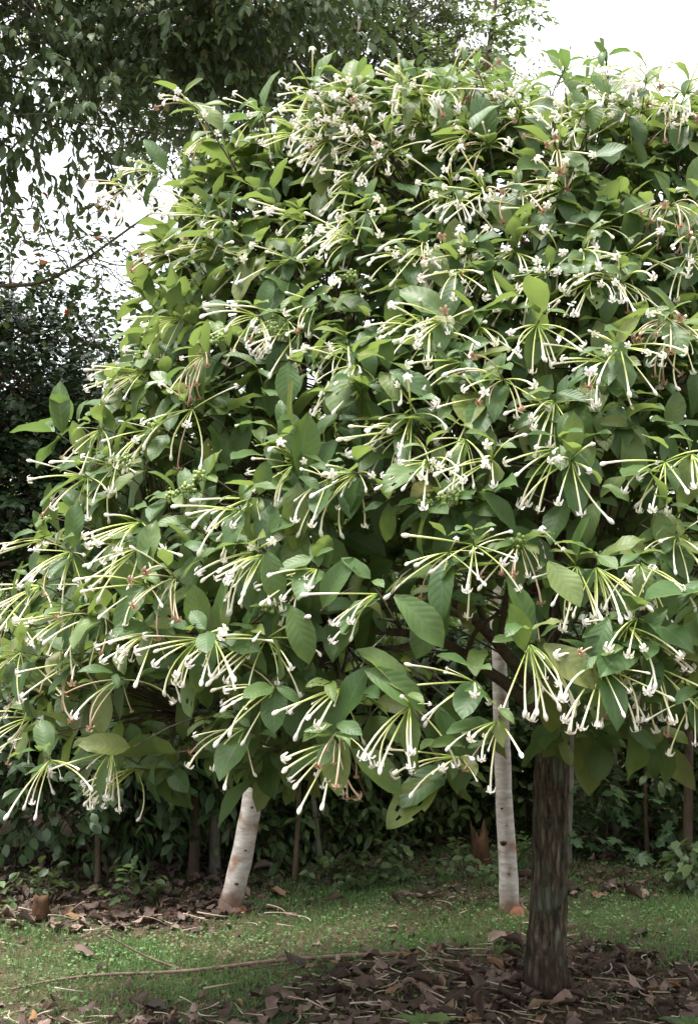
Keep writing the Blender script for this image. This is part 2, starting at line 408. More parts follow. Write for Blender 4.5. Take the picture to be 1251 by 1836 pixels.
def litter_amount(x, y):
    n = wob(x, y, 1.6, 5) * .22 + wob(x, y, 6, 2) * .14
    e1 = np.sqrt(((x - .75) / 1.75) ** 2 + ((y - 3.9) / (.98 + .24 * np.clip(x, -1, 2))) ** 2)
    a = 1 - sst(.86, 1.16, e1 + n)
    left = sst(5.25, 5.55, y + .25 * n - .0 * x) * (1 - sst(-.7, -.1, x))
    back = sst(5.9, 6.5, y + n * .6) * .5
    patch = .6 * (1 - sst(.3, .9, np.sqrt(((x - .45) / .6) ** 2 + ((y - 5.7) / .22) ** 2) + n)) + .5 * (1 - sst(.3, .9, np.sqrt(((x - 1.2) / .7) ** 2 + ((y - 5.85) / .3) ** 2) + n))
    return np.clip(np.maximum.reduce([a, left, back, patch]), 0, 1)

# grass: blades plus small round weed leaves
def scatter(n, x0, x1, y0, y1):
    return rng.uniform(x0, x1, n), rng.uniform(y0, y1, n)
gx, gy = scatter(420000, -2.8, 3.0, 3.3, 7.6)
keep = rng.random(len(gx)) < (1 - litter_amount(gx, gy)) * (.55 + .45 * sst(-.5, .6, wob(gx, gy, 3.1, 9))) * 1.0 + .09
gx, gy = gx[keep], gy[keep]; n = len(gx)
blade_v = np.array([(-.5, 0, 0), (.5, 0, 0), (-.42, .5, -.04), (.42, .5, -.04), (-.06, .95, -.3), (.06, .95, -.3)], float)
blade_v[:, 0] *= .14
blade = (blade_v, np.array([(0, 1, 3, 2), (2, 3, 5, 4)]), np.stack([blade_v[:, 0] + .5, blade_v[:, 1]], -1))
az = rng.uniform(0, 2 * math.pi, n); tl = rng.uniform(.3, 1.35, n)
D = np.stack([np.cos(az) * np.sin(tl), np.sin(az) * np.sin(tl), np.cos(tl)], -1)
Nn = nrm(np.stack([np.cos(az), np.sin(az), np.full(n, .6)], -1) + rng.normal(0, .4, (n, 3)))
S = rng.uniform(.014, .036, n) * (1 + .35 * wob(gx, gy, 2.3, 4))
k_ = int(n * .62); RR_ = rng.random(n)
v, q, u, r = joined(blade, frames(D, Nn)[:k_], np.stack([gx, gy, gz(gx, gy) - .003], -1)[:k_], S[:k_] * 1.12, RR_[:k_])
tag(link('grass', mesh('grass', v, q, M['grass'], u, r)), 'short green grass of the clearing round the tree trunks', 'grass', kind='stuff')
weed = leaf_shape(.8, .1, .3, rows=4, cols=2)
gx, gy = scatter(40000, -2.8, 3.0, 3.3, 7.4)
keep = rng.random(len(gx)) < (1 - litter_amount(gx, gy)) * .75 * sst(-.7, .5, wob(gx, gy, 2.2, 3)) + .05
gx, gy = gx[keep], gy[keep]; n = len(gx)
D = nrm(np.stack([rng.normal(0, 1, n), rng.normal(0, 1, n), rng.uniform(-.1, .8, n)], -1))
v, q, u, r = joined(weed, frames(D, np.array([0, 0, 1.0]) + rng.normal(0, .25, (n, 3))), np.stack([gx, gy, gz(gx, gy) + rng.uniform(.008, .03, n)], -1), rng.uniform(.009, .020, n), rng.random(n))
tag(link('ground_weeds', mesh('ground_weeds', v, q, M['grass'], u, r)), 'small round leaved weeds growing low among the grass', 'weeds', kind='stuff')

# ------------------------------------------------------------------ visibility-ranked leaves
def owner_counts(P, M_, S, cell=7.0):
    """how many picture cells each leaf is frontmost in (a rough size in the picture)"""
    n = len(P); pts = []
    for t in (.15, .4, .65, .9):
        for s in (-.13, .13):
            pts.append(P + (M_[:, :, 1] * t + M_[:, :, 0] * s) * S[:, None])
    A = np.concatenate(pts); ids = np.tile(np.arange(n), len(pts))
    x, y, d = project(A)
    ok = (x > 0) & (x < 1251) & (y > 0) & (y < 1836)
    key = (x // cell).astype(int) + 1000 * (y // cell).astype(int)
    key, d, ids = key[ok], d[ok], ids[ok]
    o = np.lexsort((d, key)); k = key[o]; first = np.concatenate([[True], k[1:] != k[:-1]])
    cnt = np.zeros(n); np.add.at(cnt, ids[o][first], 1)
    return cnt

def emit_leaves(parent, name, bases, which, Mx, P, S, R, mat, n_single, rest_name='foliage'):
    """the leaves that show largest become parts of their own, the rest one part"""
    single = np.zeros(len(P), bool)
    if n_single:
        c = owner_counts(P, Mx, S) * (1 + S)
        single[np.argsort(-c, kind='stable')[:n_single]] = True
        data = [mesh(name, b[0], b[1], mat, b[2]) for b in bases]
        pl = np.array(parent.location)
        for i in np.nonzero(single)[0]:
            o = bpy.data.objects.new(name, data[which[i]]); C.objects.link(o); o.parent = parent
            m = np.eye(4); m[:3, :3] = Mx[i] * S[i]; m[:3, 3] = P[i] - pl
            o.matrix_local = Matrix(m.tolist())
    k = ~single
    if k.any():
        v, q, u, r = joined_many(bases, which[k], Mx[k], P[k], S[k], R[k])
        link(rest_name, mesh(rest_name, v, q, mat, u, r), parent, 'stuff')

# ================================================================== the flowering tree
CX, CY = .73, 4.5
zt = np.array([.72, .85, 1.0, 1.2, 1.5, 1.7, 2.0, 2.2, 2.5, 2.77, 2.95, 3.07, 3.15, 3.22])
Rt = np.array([.55, 1.25, 1.75, 1.93, 1.90, 1.82, 1.68, 1.56, 1.47, 1.42, 1.36, 1.25, .9, .2])
kt = np.array([.9, .9, .88, .86, .82, .80, .76, .72, .64, .55, .43, .36, .32, .3])
def Rz(z): return np.interp(z, zt, Rt)
def kz(z): return np.interp(z, zt, kt)
def crownF(p):
    p = np.asarray(p); R = Rz(p[..., 2])
    f = np.sqrt(((p[..., 0] - CX) / R) ** 2 + ((p[..., 1] - CY) / (R * kz(p[..., 2]))) ** 2)
    f = f + np.maximum(0, p[..., 2] - 3.26) * 6 + np.maximum(0, .72 - p[..., 2]) * 6
    return f
def crown_hit(px, py):
    d = ray(px, py); Ys = np.arange(2.3, 5.2, .015); P = CAM + d * Ys[:, None]; f = crownF(P)
    i = np.nonzero(f < 1)[0]
    return P[i[0]] if len(i) else P[int(np.argmin(f))]
def outward(p):
    z = p[2]; R = Rz(z); k = kz(z)
    n = np.array([(p[0] - CX) / R, (p[1] - CY) / (R * k * k), 0.0]); n = nrm(n) * (1.0 if np.linalg.norm(n) > 1e-6 else 0)
    up = -.15 + .9 * sst(1.2, 3.25, z)
    return nrm(n + np.array([0, 0, up]))

base_m = on_ground(978, 1772); base_m = np.array([CX, CY, 0]) * 0 + base_m
tree = empty('flowering_tree', base_m, 'small dark trunked tree with large glossy leaves covered in drooping white tubular flowers', 'tree')

# trunk
tp = [base_m + [-.005, 0, -.08], base_m + [0, 0, .02], base_m + [.0, 0, .12], at(984, 1600, base_m[1]), at(986, 1450, base_m[1]), at(990, 1330, base_m[1]), at(985, 1180, base_m[1] + .03), at(975, 1060, base_m[1] + .05)]
path = spline(tp, 150)
rad = np.interp(path[:, 2] - base_m[2], [-.1, .0, .06, .2, .6, 1.0, 1.6], [.108, .094, .080, .068, .064, .060, .05])
V, Q, U = tube(path, rad, 56, .05, 2)
ang = (np.arange(56) * 2 * math.pi / 56)
for i in range(150):                                       # ridged bark plates and knots
    zz = path[i, 2]; rid = np.abs(np.sin(ang * 7 + 1.1 * wob(ang * 2, zz * 9, 1.0, 4) + 2.2 * np.sin(zz * 5))) ** .6
    brk = .5 + .5 * wob(ang * 5, zz * 26, 1.0, 8)
    kn = sum(h_ * np.exp(-(((ang - a_ + math.pi) % (2 * math.pi) - math.pi) / .35) ** 2 - ((zz - z_) / .035) ** 2) for a_, z_, h_ in ((4.9, .33, .10), (4.2, .62, .12), (5.4, .80, .08), (3.6, .2, .1)))
    flare = .22 * math.exp(-max(0, zz - base_m[2]) / .05) * np.cos(ang * 5 + .7)
    sc = 1 + .055 * rid * (.5 + brk) - .03 + kn + flare
    V[i * 56:(i + 1) * 56] = path[i] + (V[i * 56:(i + 1) * 56] - path[i]) * sc[:, None]
link('trunk', mesh('trunk', V, Q, M['bark'], U), tree)
fork = path[-1]; fork_lo = path[112]

# limbs
limb_nodes = []
limb_data = []
k = 0
for azd, el, ln, st in [(200, 18, 1.35, 0), (250, 22, 1.2, 1), (300, 20, 1.2, 0), (350, 25, 1.2, 1), (45, 30, 1.0, 0), (110, 30, .9, 1), (160, 28, 1.25, 1),
                        (190, 48, 1.5, 1), (235, 55, 1.5, 1), (275, 50, 1.4, 1), (320, 55, 1.5, 1), (20, 60, 1.5, 1), (120, 65, 1.4, 1), (170, 62, 1.65, 1), (215, 32, 1.3, 0), (270, 78, 1.6, 1)]:
    a = math.radians(azd); e = math.radians(el)
    d = np.array([math.cos(a) * math.cos(e), math.sin(a) * math.cos(e) * (.8 if math.sin(a) < 0 else .45), math.sin(e)])
    s = (fork if st else fork_lo) + rng.normal(0, .01, 3); m = s + d * ln * .5 + [0, 0, .10] + rng.normal(0, .05, 3); t = s + d * ln + rng.normal(0, .05, 3) + [0, 0, -.05 if el < 40 else .05]
    p = spline([s, s + (m - s) * .4 + [0, 0, .05], m, t], 16)
    V, Q, U = tube(p, np.linspace(.030, .007, 16), 8, .08, k)
    link('limb', mesh('limb', V, Q, M['twig'], U), tree); limb_nodes.append(p[4:]); k += 1
    # second order
    for b in range(4):
        i = rng.integers(5, 14); dd = nrm(d + rng.normal(0, .55, 3)); e2 = p[i] + dd * rng.uniform(.3, .6)
        pp = spline([p[i], (p[i] + e2) / 2 + rng.normal(0, .03, 3), e2], 8)
        V, Q, U = tube(pp, np.linspace(.012, .005, 8), 6, .05, k + b)
        limb_data.append((V, Q, U)); limb_nodes.append(pp[2:])
for V, Q, U in limb_data:
    link('branch', mesh('branch', V, Q, M['twig'], U), tree)
limb_nodes = np.concatenate(limb_nodes)

# flower-cluster hubs as seen in the photograph, placed on the crown's surface
HUBS = [(350,205),(395,235),(480,225),(620,190),(560,180),(655,255),(700,275),(640,305),(720,185),(900,150),(850,180),(960,160),(1000,150),(1080,195),(1150,165),(1225,170),(805,200),(930,230),(880,265),(1000,285),(1035,240),(1190,210),
(255,352),(318,330),(400,392),(370,378),(540,378),(665,385),(640,402),(930,345),(870,350),(965,370),(1010,335),(1200,378),(1240,365),
(425,455),(385,440),(310,465),(520,460),(640,440),(725,455),(765,445),(835,450),(880,480),(935,490),(925,440),(1000,430),(1045,440),(1135,428),(1085,480),(1060,505),(1115,495),(1235,450),
(335,578),(470,575),(510,568),(575,545),(535,590),(275,638),(250,668),(285,680),(385,655),(620,622),(650,668),(750,562),(800,590),(855,590),(780,612),(835,660),(905,688),(960,600),(1105,635),(1085,655),(1195,585),(1220,600),
(270,768),(215,780),(200,838),(180,858),(345,735),(700,678),(745,748),(725,770),(865,715),(995,718),(525,828),(600,858),(640,850),(835,790),(885,830),(1000,808),(1025,830),(1185,828),(1240,815),(770,835),
(475,893),(455,918),(75,968),(160,985),(285,938),(275,980),(290,1042),(330,1038),(450,990),(485,992),(575,1018),(805,985),(855,975),(935,975),(1065,1018),(1035,1018),(1135,1008),(1215,965),
(65,1048),(55,1090),(145,1098),(185,1100),(285,1130),(375,1138),(410,1138),(475,1148),(65,1168),(25,1180),(135,1190),(65,1232),(55,1290),(685,1058),(950,1150),(1135,1108),(1120,1122),(1090,1180),(1175,1195),
(230,1338),(285,1368),(435,1308),(605,1238),(625,1300),(610,1322),(745,1253),(855,1215),(895,1278),(825,1350),(1075,1185),(1240,1250),(215,1215),(495,1235),(110,1358),(95,1310)]

for _ in range(14):                                       # the crowded clusters of the upper crown
    HUBS.append((int(rng.uniform(430, 1250)), int(rng.uniform(165, 520))))
for _ in range(24):                                       # and along its top edge
    hx_ = int(rng.uniform(470, 1251)); HUBS.append((hx_, int(rng.uniform(150, 235) + max(0, 850 - hx_) * .16)))
# flower shapes (metres, along +Y, bending to -Z)
def flower_shape(kind, bend, seed):
    g = np.random.default_rng(seed); n = 7; L = .150
    t = np.linspace(0, 1, n); ang = .12 - bend * t ** 1.3; p = np.zeros((n, 3))
    for i in range(1, n):
        p[i] = p[i - 1] + L / (n - 1) * np.array([.02 * math.sin(seed), math.cos(ang[i]), math.sin(ang[i])])
    rad = np.interp(t, [0, .06, .12, .5, .9, 1], [.0015, .0024, .0017, .0019, .0023, .0027])
    T0 = nrm(p[-1] - p[-2])
    pts = list(p); rr = list(rad); vv = list(t * .85)
    if kind == 'bud':
        side = np.array([g.normal(0, .3), 0, g.normal(-.1, .3)])
        for s, r_, v_ in ((.004, .0042, .9), (.010, .0052, .95), (.016, .0041, .98), (.019, .0013, 1)):
            pts.append(p[-1] + nrm(T0 + side * s * 40) * s); rr.append(r_); vv.append(v_)
    V, Q, U = tube(pts, rr, 5)
    ring = np.repeat(vv, 5); U = np.stack([np.full(len(V), .5), np.concatenate([ring, [1]])], -1)
    if kind != 'bud':
        Vs, Qs, Us, off = [V], [Q], [U], len(V)
        X = nrm(np.cross(T0, [0, 0, 1.0])); Y = np.cross(X, T0)
        for a in range(5):
            th = a * 2 * math.pi / 5 + g.uniform(0, .5); o = math.cos(th) * X + math.sin(th) * Y; s_ = np.cross(T0, o)
            c = p[-1] + T0 * .0005
            refl = g.uniform(.7, 1.25) if kind == 'open' else g.uniform(.2, .6)
            l1 = c + o * .004 + T0 * .004; l2 = c + o * .0098 + T0 * .002; l3 = c + o * .0122 - T0 * .0075 * refl
            w0, w1, w2, w3 = .0022, .0034, .0033, .0015
            vv_ = [c - s_ * w0, c + s_ * w0, l1 - s_ * w1, l1 + s_ * w1, l2 - s_ * w2, l2 + s_ * w2, l3 - s_ * w3, l3 + s_ * w3]
            Vs.append(np.array(vv_)); Qs.append(np.array([(0, 1, 3, 2), (2, 3, 5, 4), (4, 5, 7, 6)]) + off); Us.append(np.tile([[.5, .97]], (8, 1))); off += 8
        st = p[-1] + T0 * .009                                   # stamen column
        vv_ = [p[-1] + X * .0012, p[-1] - X * .0012, st - X * .0016, st + X * .0016]
        Vs.append(np.array(vv_)); Qs.append(np.array([(0, 1, 2, 3)]) + off); Us.append(np.tile([[.5, .9]], (4, 1)))
        V, Q, U = np.concatenate(Vs), np.concatenate(Qs), np.concatenate(Us)
    return V, Q, U
FL = []
FLM = []
for i in range(5): FL.append(flower_shape('bud', [.08, .30, .55, .85, .2][i], i)); FLM.append('flower')
for i in range(5): FL.append(flower_shape('open', [.12, .35, .6, .9, .25][i], 20 + i)); FLM.append('flower')
for i in range(3): FL.append(flower_shape('wilt', [.5, .9, 1.3][i], 40 + i)); FLM.append('wilted')
FL_DATA = [mesh('flower', b[0], b[1], M[FLM[i]], b[2]) for i, b in enumerate(FL)]

LEAVES = dict(M=[], P=[], S=[], W=[])
YOUNG = dict(M=[], P=[], S=[], W=[])
leaf_bases = [leaf_shape(.47, .14, .55, .0), leaf_shape(.38, .20, .95, .3), leaf_shape(.55, .10, .30, -.3, wave=.03), leaf_shape(.41, .17, 1.35, .4, wave=.04),
              leaf_shape(.48, .12, .7, -.4, wave=.03), leaf_shape(.50, .22, .15, .1), leaf_shape(.48, .12, .6, .15, rows=13, cols=9, hole={(5, 2), (8, 5), (3, 6), (9, 3), (6, 0), (7, 0)}), leaf_shape(.40, .06, .9, -.5, wave=.045)]
leaf_bases = [(b[0] + 0, b[1], b[2]) for b in leaf_bases]
TW_A, TW_B, TW_R = [], [], []

def add_leaf(store, p, d, n, s, w=None):
    d = nrm(d)
    store['M'].append(frames(d, n)); store['P'].append(p + d * s * .06); store['S'].append(s)
    store['W'].append(rng.choice(8, p=[.20, .15, .15, .1, .13, .08, .04, .15]) if w is None else w)

UP = np.array([0, 0, 1.0])
def shoot(p, d, pairs, size, droop, store=LEAVES, gap=.045, jit=.22, tipscale=.6):
    d = nrm(d); side = nrm(np.cross(d, UP) + rng.normal(0, .15, 3)); q = np.array(p, float)
    for i in range(pairs):
        s = nrm(side + rng.normal(0, .2, 3)) if i % 2 == 0 else nrm(np.cross(d, side) + rng.normal(0, .2, 3))
        for sg in (-1, 1):
            if rng.random() < .07: continue
            sc = size * rng.uniform(.62, 1.3) * (tipscale if i == 0 else 1.0)
            fwd = .75 if i == 0 else .4
            dd = d * fwd + s * sg * .85 + rng.normal(0, jit, 3) - UP * droop * rng.uniform(.3, 1.2)
            nn = UP * .75 + d * .6 + rng.normal(0, .22, 3)
            add_leaf(store, q, dd, nn, sc)
        q = q - d * gap * rng.uniform(.7, 1.3)
    return q

def twig_to(p, d):
    """connect a shoot's base with the nearest branch"""
    back = p - d * .12
    dist = np.linalg.norm(limb_nodes - back, axis=1) + rng.uniform(0, .12, len(limb_nodes)) + np.maximum(0, limb_nodes[:, 2] - back[2]) * .8
    nb = limb_nodes[int(np.argmin(dist))]
    TW_A.append(nb); TW_B.append(back); TW_R.append(.0045)
    TW_A.append(back); TW_B.append(p); TW_R.append(.003)

# the clusters
cl_list = []
for (hx, hy) in HUBS:
    p = crown_hit(hx + rng.uniform(-4, 4), hy + rng.uniform(-4, 4)); o = outward(p); z = p[2]
    p = p + o * (rng.uniform(-.02, .07) - .04 * float(sst(2.1, 2.5, z) * (1 - sst(2.7, 2.9, z))))
    hi = sst(2.1, 3.0, z)
    horiz = nrm(np.array([o[0], o[1], 0]))
    low_right = sst(820, 960, hx) * sst(880, 1020, hy)
    b = nrm(horiz * (.62 + .35 * hi - .2 * low_right) - UP * (.50 - .22 * hi + .35 * low_right) + np.array([rng.normal(-.3, .25) * (1 - low_right), -.1, 0]))
    nfl = int(rng.integers(7, 15)); spread = rng.uniform(.5, .85)
    if hy > 1200: nfl = int(rng.integers(6, 12))
    wilt = rng.random() < .10
    fl = []
    for i in range(nfl):
        d = nrm(b + rng.normal(0, spread, 3) * np.array([1, .8, .65])); d[2] = min(d[2], .45)
        kind = rng.random()
        wv = int(rng.integers(0, 5)) if kind < .45 else int(rng.integers(5, 10))
        if (wilt and rng.random() < .7) or rng.random() < .03: wv = int(rng.integers(10, 13))
        fl.append((frames(d, UP + rng.normal(0, .25, 3)), p + d * .004, rng.uniform(.85, 1.22) if rng.random() < .78 else rng.uniform(.45, .8), wv))
    cl_list.append((p, o, fl))
    # the leaves round the cluster
    sh = nrm(horiz * .7 + UP * (.35 + .2 * hi) + rng.normal(0, .15, 3))
    shoot(p + sh * .035 + UP * .01, sh, int(rng.integers(2, 4)), .138, .35, gap=.05)
    twig_to(p + sh * .02, sh)

sizes = []
for p, o, fl in cl_list:
    x, y, dep = project(p); sizes.append(-dep + (0 if (20 < x < 1230) else -5) + (.5 if y > 850 else 0))
order = np.argsort(-np.array(sizes)); budget = 300
for i in order:
    p, o, fl = cl_list[i]
    c = bpy.data.objects.new('flower_cluster', None); C.objects.link(c); c.parent = tree; c.empty_display_size = .03
    c.location = (p - base_m).tolist()
    if budget >= len(fl):
        budget -= len(fl)
        for Mx, q, s, wv in fl:
            f = bpy.data.objects.new('flower', FL_DATA[wv]); C.objects.link(f); f.parent = c
            m = np.eye(4); m[:3, :3] = Mx * s; m[:3, 3] = q - p; f.matrix_local = Matrix(m.tolist())
    else:
        MM = np.array([f[0] for f in fl]); PP = np.array([f[1] for f in fl]) - p; SS = np.array([f[2] for f in fl]); WW = np.array([f[3] for f in fl]); RR = rng.random(len(fl))
        for mk in ('flower', 'wilted'):
            sel = np.array([FLM[w_] == mk for w_ in WW])
            if not sel.any(): continue
            v, q, u, r = joined_many(FL, WW[sel], MM[sel], PP[sel], SS[sel], RR[sel]) if True else None
            ob = bpy.data.objects.new('spray_of_flowers', mesh('spray_of_flowers', v, q, M[mk], u, r)); C.objects.link(ob); ob.parent = c; ob['kind'] = 'stuff'

# clusters of green unopened buds
def ball(seg=6, rings=5):
    V = []; 
    for i in range(rings):
        th = math.pi * (i + .02) / (rings - 1 + .04)
        for j in range(seg):
            a = 2 * math.pi * j / seg; V.append((math.sin(th) * math.cos(a), math.sin(th) * math.sin(a), math.cos(th)))
    Q = [(i * seg + j, i * seg + (j + 1) % seg, (i + 1) * seg + (j + 1) % seg, (i + 1) * seg + j) for i in range(rings - 1) for j in range(seg)]
    return np.array(V), np.array(Q), np.full((len(V), 2), .5)
BALL = ball()
for (hx, hy) in [(640,515),(505,602),(800,900),(380,855),(300,770),(250,830),(110,930),(500,1085),(930,975),(770,905),(360,880),(410,620),(330,890),(820,890)]:
    p = crown_hit(hx, hy); o = outward(p); p = p + o * .05; n = 26
    D = nrm(rng.normal(0, 1, (n, 3)) + o * .6); PP = p + D * rng.uniform(.008, .024, (n, 1))
    v, q, u, r = joined(BALL, np.tile(np.eye(3), (n, 1, 1)), PP, rng.uniform(.0035, .006, n), rng.random(n))
    link('bud_cluster', mesh('bud_cluster', v, q, M['bud'], u, r), tree)
    shoot(p - o * .02, nrm(o + UP * .3), 2, .12, .3); twig_to(p - o * .03, nrm(o + UP * .3))

# the leafy shoots of the crown's shell
def surface_point(z, th, f):
    R = Rz(z) * f; return np.array([CX + R * math.cos(th), CY + R * kz(z) * math.sin(th) * (1 if math.sin(th) < 0 else .5), z])
nshoot = 0
for i in range(2300):
    z = rng.choice(zt[:-1], p=Rt[:-1] / Rt[:-1].sum()) if False else rng.uniform(.9, 3.12)
    if rng.random() > (.45 + .55 * Rz(z) / 1.93): continue
    th = rng.uniform(0, 2 * math.pi)
    front = math.sin(th) < .25
    if not front and rng.random() < .5: continue
    if math.cos(th) > .75 and rng.random() < .4: continue
    if z > 2.35 and rng.random() < .22: continue
    if not front and z < 1.35 and rng.random() < .75: continue
    f = 1.0 - abs(rng.normal(0, .13)); f *= 1 + .04 * math.sin(3 * th + z * 4) + .03 * math.sin(7 * th - 5 * z)
    p = surface_point(z, th, f)
    x, y, dep = project(p)
    if front and y > 1090 and 560 < x < 930 and rng.random() < .62: continue       # airy, dark gap above the trunk
    if (y > 1335 and x > 850) or (y > 1390 and x > 640): continue
    o = outward(p)
    d = nrm(o * .8 + UP * (.1 + .35 * sst(1.2, 2.8, z)) + rng.normal(0, .3, 3))
    shoot(p, d, int(rng.integers(2, 4)), .148 if z < 2.3 else .158, .45 - .15 * sst(1.5, 3, z)); twig_to(p, d); nshoot += 1
for i in range(230):                                       # top of the dome
    a = rng.uniform(0, 2 * math.pi); rr = math.sqrt(rng.random()) * 1.3
    p = np.array([CX + rr * math.cos(a), CY + rr * .36 * math.sin(a), 3.14 - .10 * (rr / 1.3) ** 2 + rng.normal(0, .03)])
    d = nrm(UP * .7 + rng.normal(0, .4, 3)); shoot(p, d, 3, .14, .35); twig_to(p, d)
for i in range(520):                                       # leaves inside the crown
    z = rng.uniform(1.45, 2.95); th = rng.uniform(0, 2 * math.pi); p = surface_point(z, th, math.sqrt(rng.uniform(.12, .6)))
    d = nrm(outward(p) + rng.normal(0, .5, 3)); shoot(p, d, 3, .14, .4); twig_to(p, d)
# big leaves of the lower skirt
for (hx, hy, ax, az_, s, w_) in [(765,1405,-.5,-.35,.165,6),(690,1350,.8,-.6,.15,0),(1010,1170,.7,-.5,.15,2),(930,1120,-.25,.8,.11,5),(1065,1130,-.3,-.6,.12,0),(760,1090,.6,-.5,.16,4),(620,1045,.3,.6,.14,0),
                                 (720,1210,.7,-.35,.17,1),(565,1115,.3,-.85,.14,0),(250,1320,-.7,.1,.13,2),(350,1390,.6,-.4,.15,4),(520,1020,.2,-.9,.13,0),(1000,1030,.2,-.3,.13,2),(745,700,.6,-.3,.13,4),(545,700,0,-.9,.12,2),(800,250,0,-.9,.10,0),(1055,250,-.1,-.9,.10,2),(1075,320,.6,.2,.1,2)]:
    p = crown_hit(hx, hy); o = outward(p); p = p + o * .10
    dd = np.array([ax, -.25, az_]); dd = nrm(dd); add_leaf(LEAVES, p - dd * s * .5, dd, nrm(np.array([rng.normal(0, .15), -.8, .7])), s * 1.08, w_)
    TW_A.append(p - dd * s * .5); TW_B.append(p - dd * s * .5 - o * .25 + UP * .03); TW_R.append(.003)
# upright young shoots standing out of the top and sides
for (hx, hy, Y, s) in [(640,135,4.0,.10),(603,150,4.05,.10),(700,150,4.0,.11),(790,150,4.0,.11),(853,120,4.0,.14),(918,155,4.0,.1),(1018,112,3.95,.12),(1082,88,4.0,.12),(460,200,4.2,.13),(985,160,4.1,.1),(830,110,4.3,.09)]:
    p = at(hx, hy, Y); d = nrm(np.array([rng.normal(0, .15), rng.normal(0, .1), 1.0]))
    shoot(p, d, 3, s * .74, .05, YOUNG, .03, .16, .8)
    TW_A.append(p); TW_B.append(p - d * .09 + np.array([rng.normal(0, .02), 0, 0])); TW_R.append(.003)
    bb = p - d * .09; TW_A.append(bb); TW_B.append(np.array([bb[0] + rng.normal(0, .04), bb[1] + .03, bb[2] - .25])); TW_R.append(.004)
for (hx, hy, Y, s) in [(100,775,4.3,.15),(130,755,4.35,.13),(500,770,3.4,.10),(800,650,3.3,.09),(960,1150,2.95,.10),(1040,790,3.2,.09),(140,935,4.0,.1),(300,690,3.7,.1),(1170,1240,3.0,.08),(800,1330,3.0,.09),(600,1320,2.9,.08)]:
    p = at(hx, hy, Y); o = outward(p); d = nrm(np.array([o[0], o[1], .5])); shoot(p, d, 2, s, -.05, YOUNG, .03, .12, 1.0)
    TW_A.append(p); TW_B.append(p - d * .25 - UP * .06); TW_R.append(.004)

def arr(S_): return np.array(S_['M']), np.array(S_['P']), np.array(S_['S']), np.array(S_['W'])
m_, p_, s_, w_ = arr(LEAVES)
emit_leaves(tree, 'leaf', leaf_bases, w_, m_, p_, s_, rng.random(len(p_)), M['leaf'], 300)
m_, p_, s_, w_ = arr(YOUNG)
emit_leaves(tree, 'young_leaf', leaf_bases, w_, m_, p_, s_, rng.random(len(p_)), M['young'], len(p_))
v, q, u = twigs_fast(np.array(TW_A), np.array(TW_B), np.array(TW_R), np.array(TW_R) * .7, .04)
link('twigs', mesh('twigs', v, q, M['twig'], u), tree, 'stuff')
print('main leaves', len(LEAVES['P']), 'shoots', nshoot)

# ================================================================== background plants
tiny_leaf = leaf_shape(.44, .15, .6, rows=4, cols=2)
small_leaf = leaf_shape(.42, .15, .6, rows=4, cols=3)
tiny_round = leaf_shape(.62, .12, .4, rows=4, cols=2)
round_leaf = leaf_shape(.62, .12, .4, rows=4, cols=3)
hang_leaf = leaf_shape(.44, .14, .8, rows=4, cols=3)
long_leaf = leaf_shape(.36, .14, .8, rows=4, cols=3)
broad_leaf = leaf_shape(.66, .10, .7, rows=5, cols=3, widest=.4)
def lobed_leaf():
    c = np.array([0, .12, 0]); pts = []
    for k, a in enumerate(np.linspace(-2.55, 2.55, 15)):
        r = (.62, .30)[k % 2] * (1 - .12 * abs(a)) if k not in (0, 14) else .3
        if k == 7: r = .2 + .3
        pts.append((math.sin(a) * r, .25 + math.cos(a) * r * 1.15, -.12 * r * r + .03 * math.sin(5 * a)))
    V = np.array([(0, .25, .03)] + pts + [(0, 0, 0)]); Q = []
    n = len(pts)
    for k in range(0, n - 1, 2): Q.append((0, k + 1, k + 2, k + 3))
    V[-1] = (0, 0, 0)
    return V, np.array(Q), np.stack([V[:, 0] + .5, V[:, 1]], -1)
LOBED = lobed_leaf()

def sprays(P, D, L, nl, size, down, spread=.8, jit=.25, up_n=.9):
    """twigs with alternate leaves. P,D (n,3), L (n,) -> leaf frames/points/scales and twig ends"""
    n = len(P); D = nrm(D); t = (np.arange(nl) + .6) / nl
    side = nrm(np.cross(D, UP + rng.normal(0, .3, (n, 3))))
    Q = P[:, None] + D[:, None] * (L[:, None] * t)[..., None]
    Q[..., 2] -= (down * .35 * L[:, None] * t ** 2)
    sg = np.where(np.arange(nl) % 2 == 0, 1.0, -1.0)[None, :, None]
    dd = D[:, None] * .5 + side[:, None] * sg * spread - UP * down + rng.normal(0, jit, (n, nl, 3))
    nn = UP * up_n + D[:, None] * .3 + rng.normal(0, .3, (n, nl, 3))
    S = size * rng.uniform(.65, 1.25, (n, nl))
    tip = P + D * L[:, None]; tip[:, 2] -= down * .35 * L
    return frames(dd.reshape(-1, 3), nn.reshape(-1, 3)), Q.reshape(-1, 3), S.reshape(-1), P, tip

def clump_points(clumps, n_per):
    P, D = [], []
    for (c, r) in clumps:
        d = nrm(rng.normal(0, 1, (n_per, 3))); f = rng.uniform(.25, 1, (n_per, 1)) ** .5
        P.append(np.asarray(c) + d * f * np.asarray(r)); D.append(d)
    return np.concatenate(P), np.concatenate(D)

def sub_clumps(c, r, n, rs, flat=.75):
    o = []
    for _ in range(n):
        d = nrm(rng.normal(0, 1, 3)); f = rng.uniform(.2, 1) ** .45
        q = rs * rng.uniform(.65, 1.3); o.append((np.asarray(c) + d * f * np.asarray(r), (q, q, q * flat)))
    return o

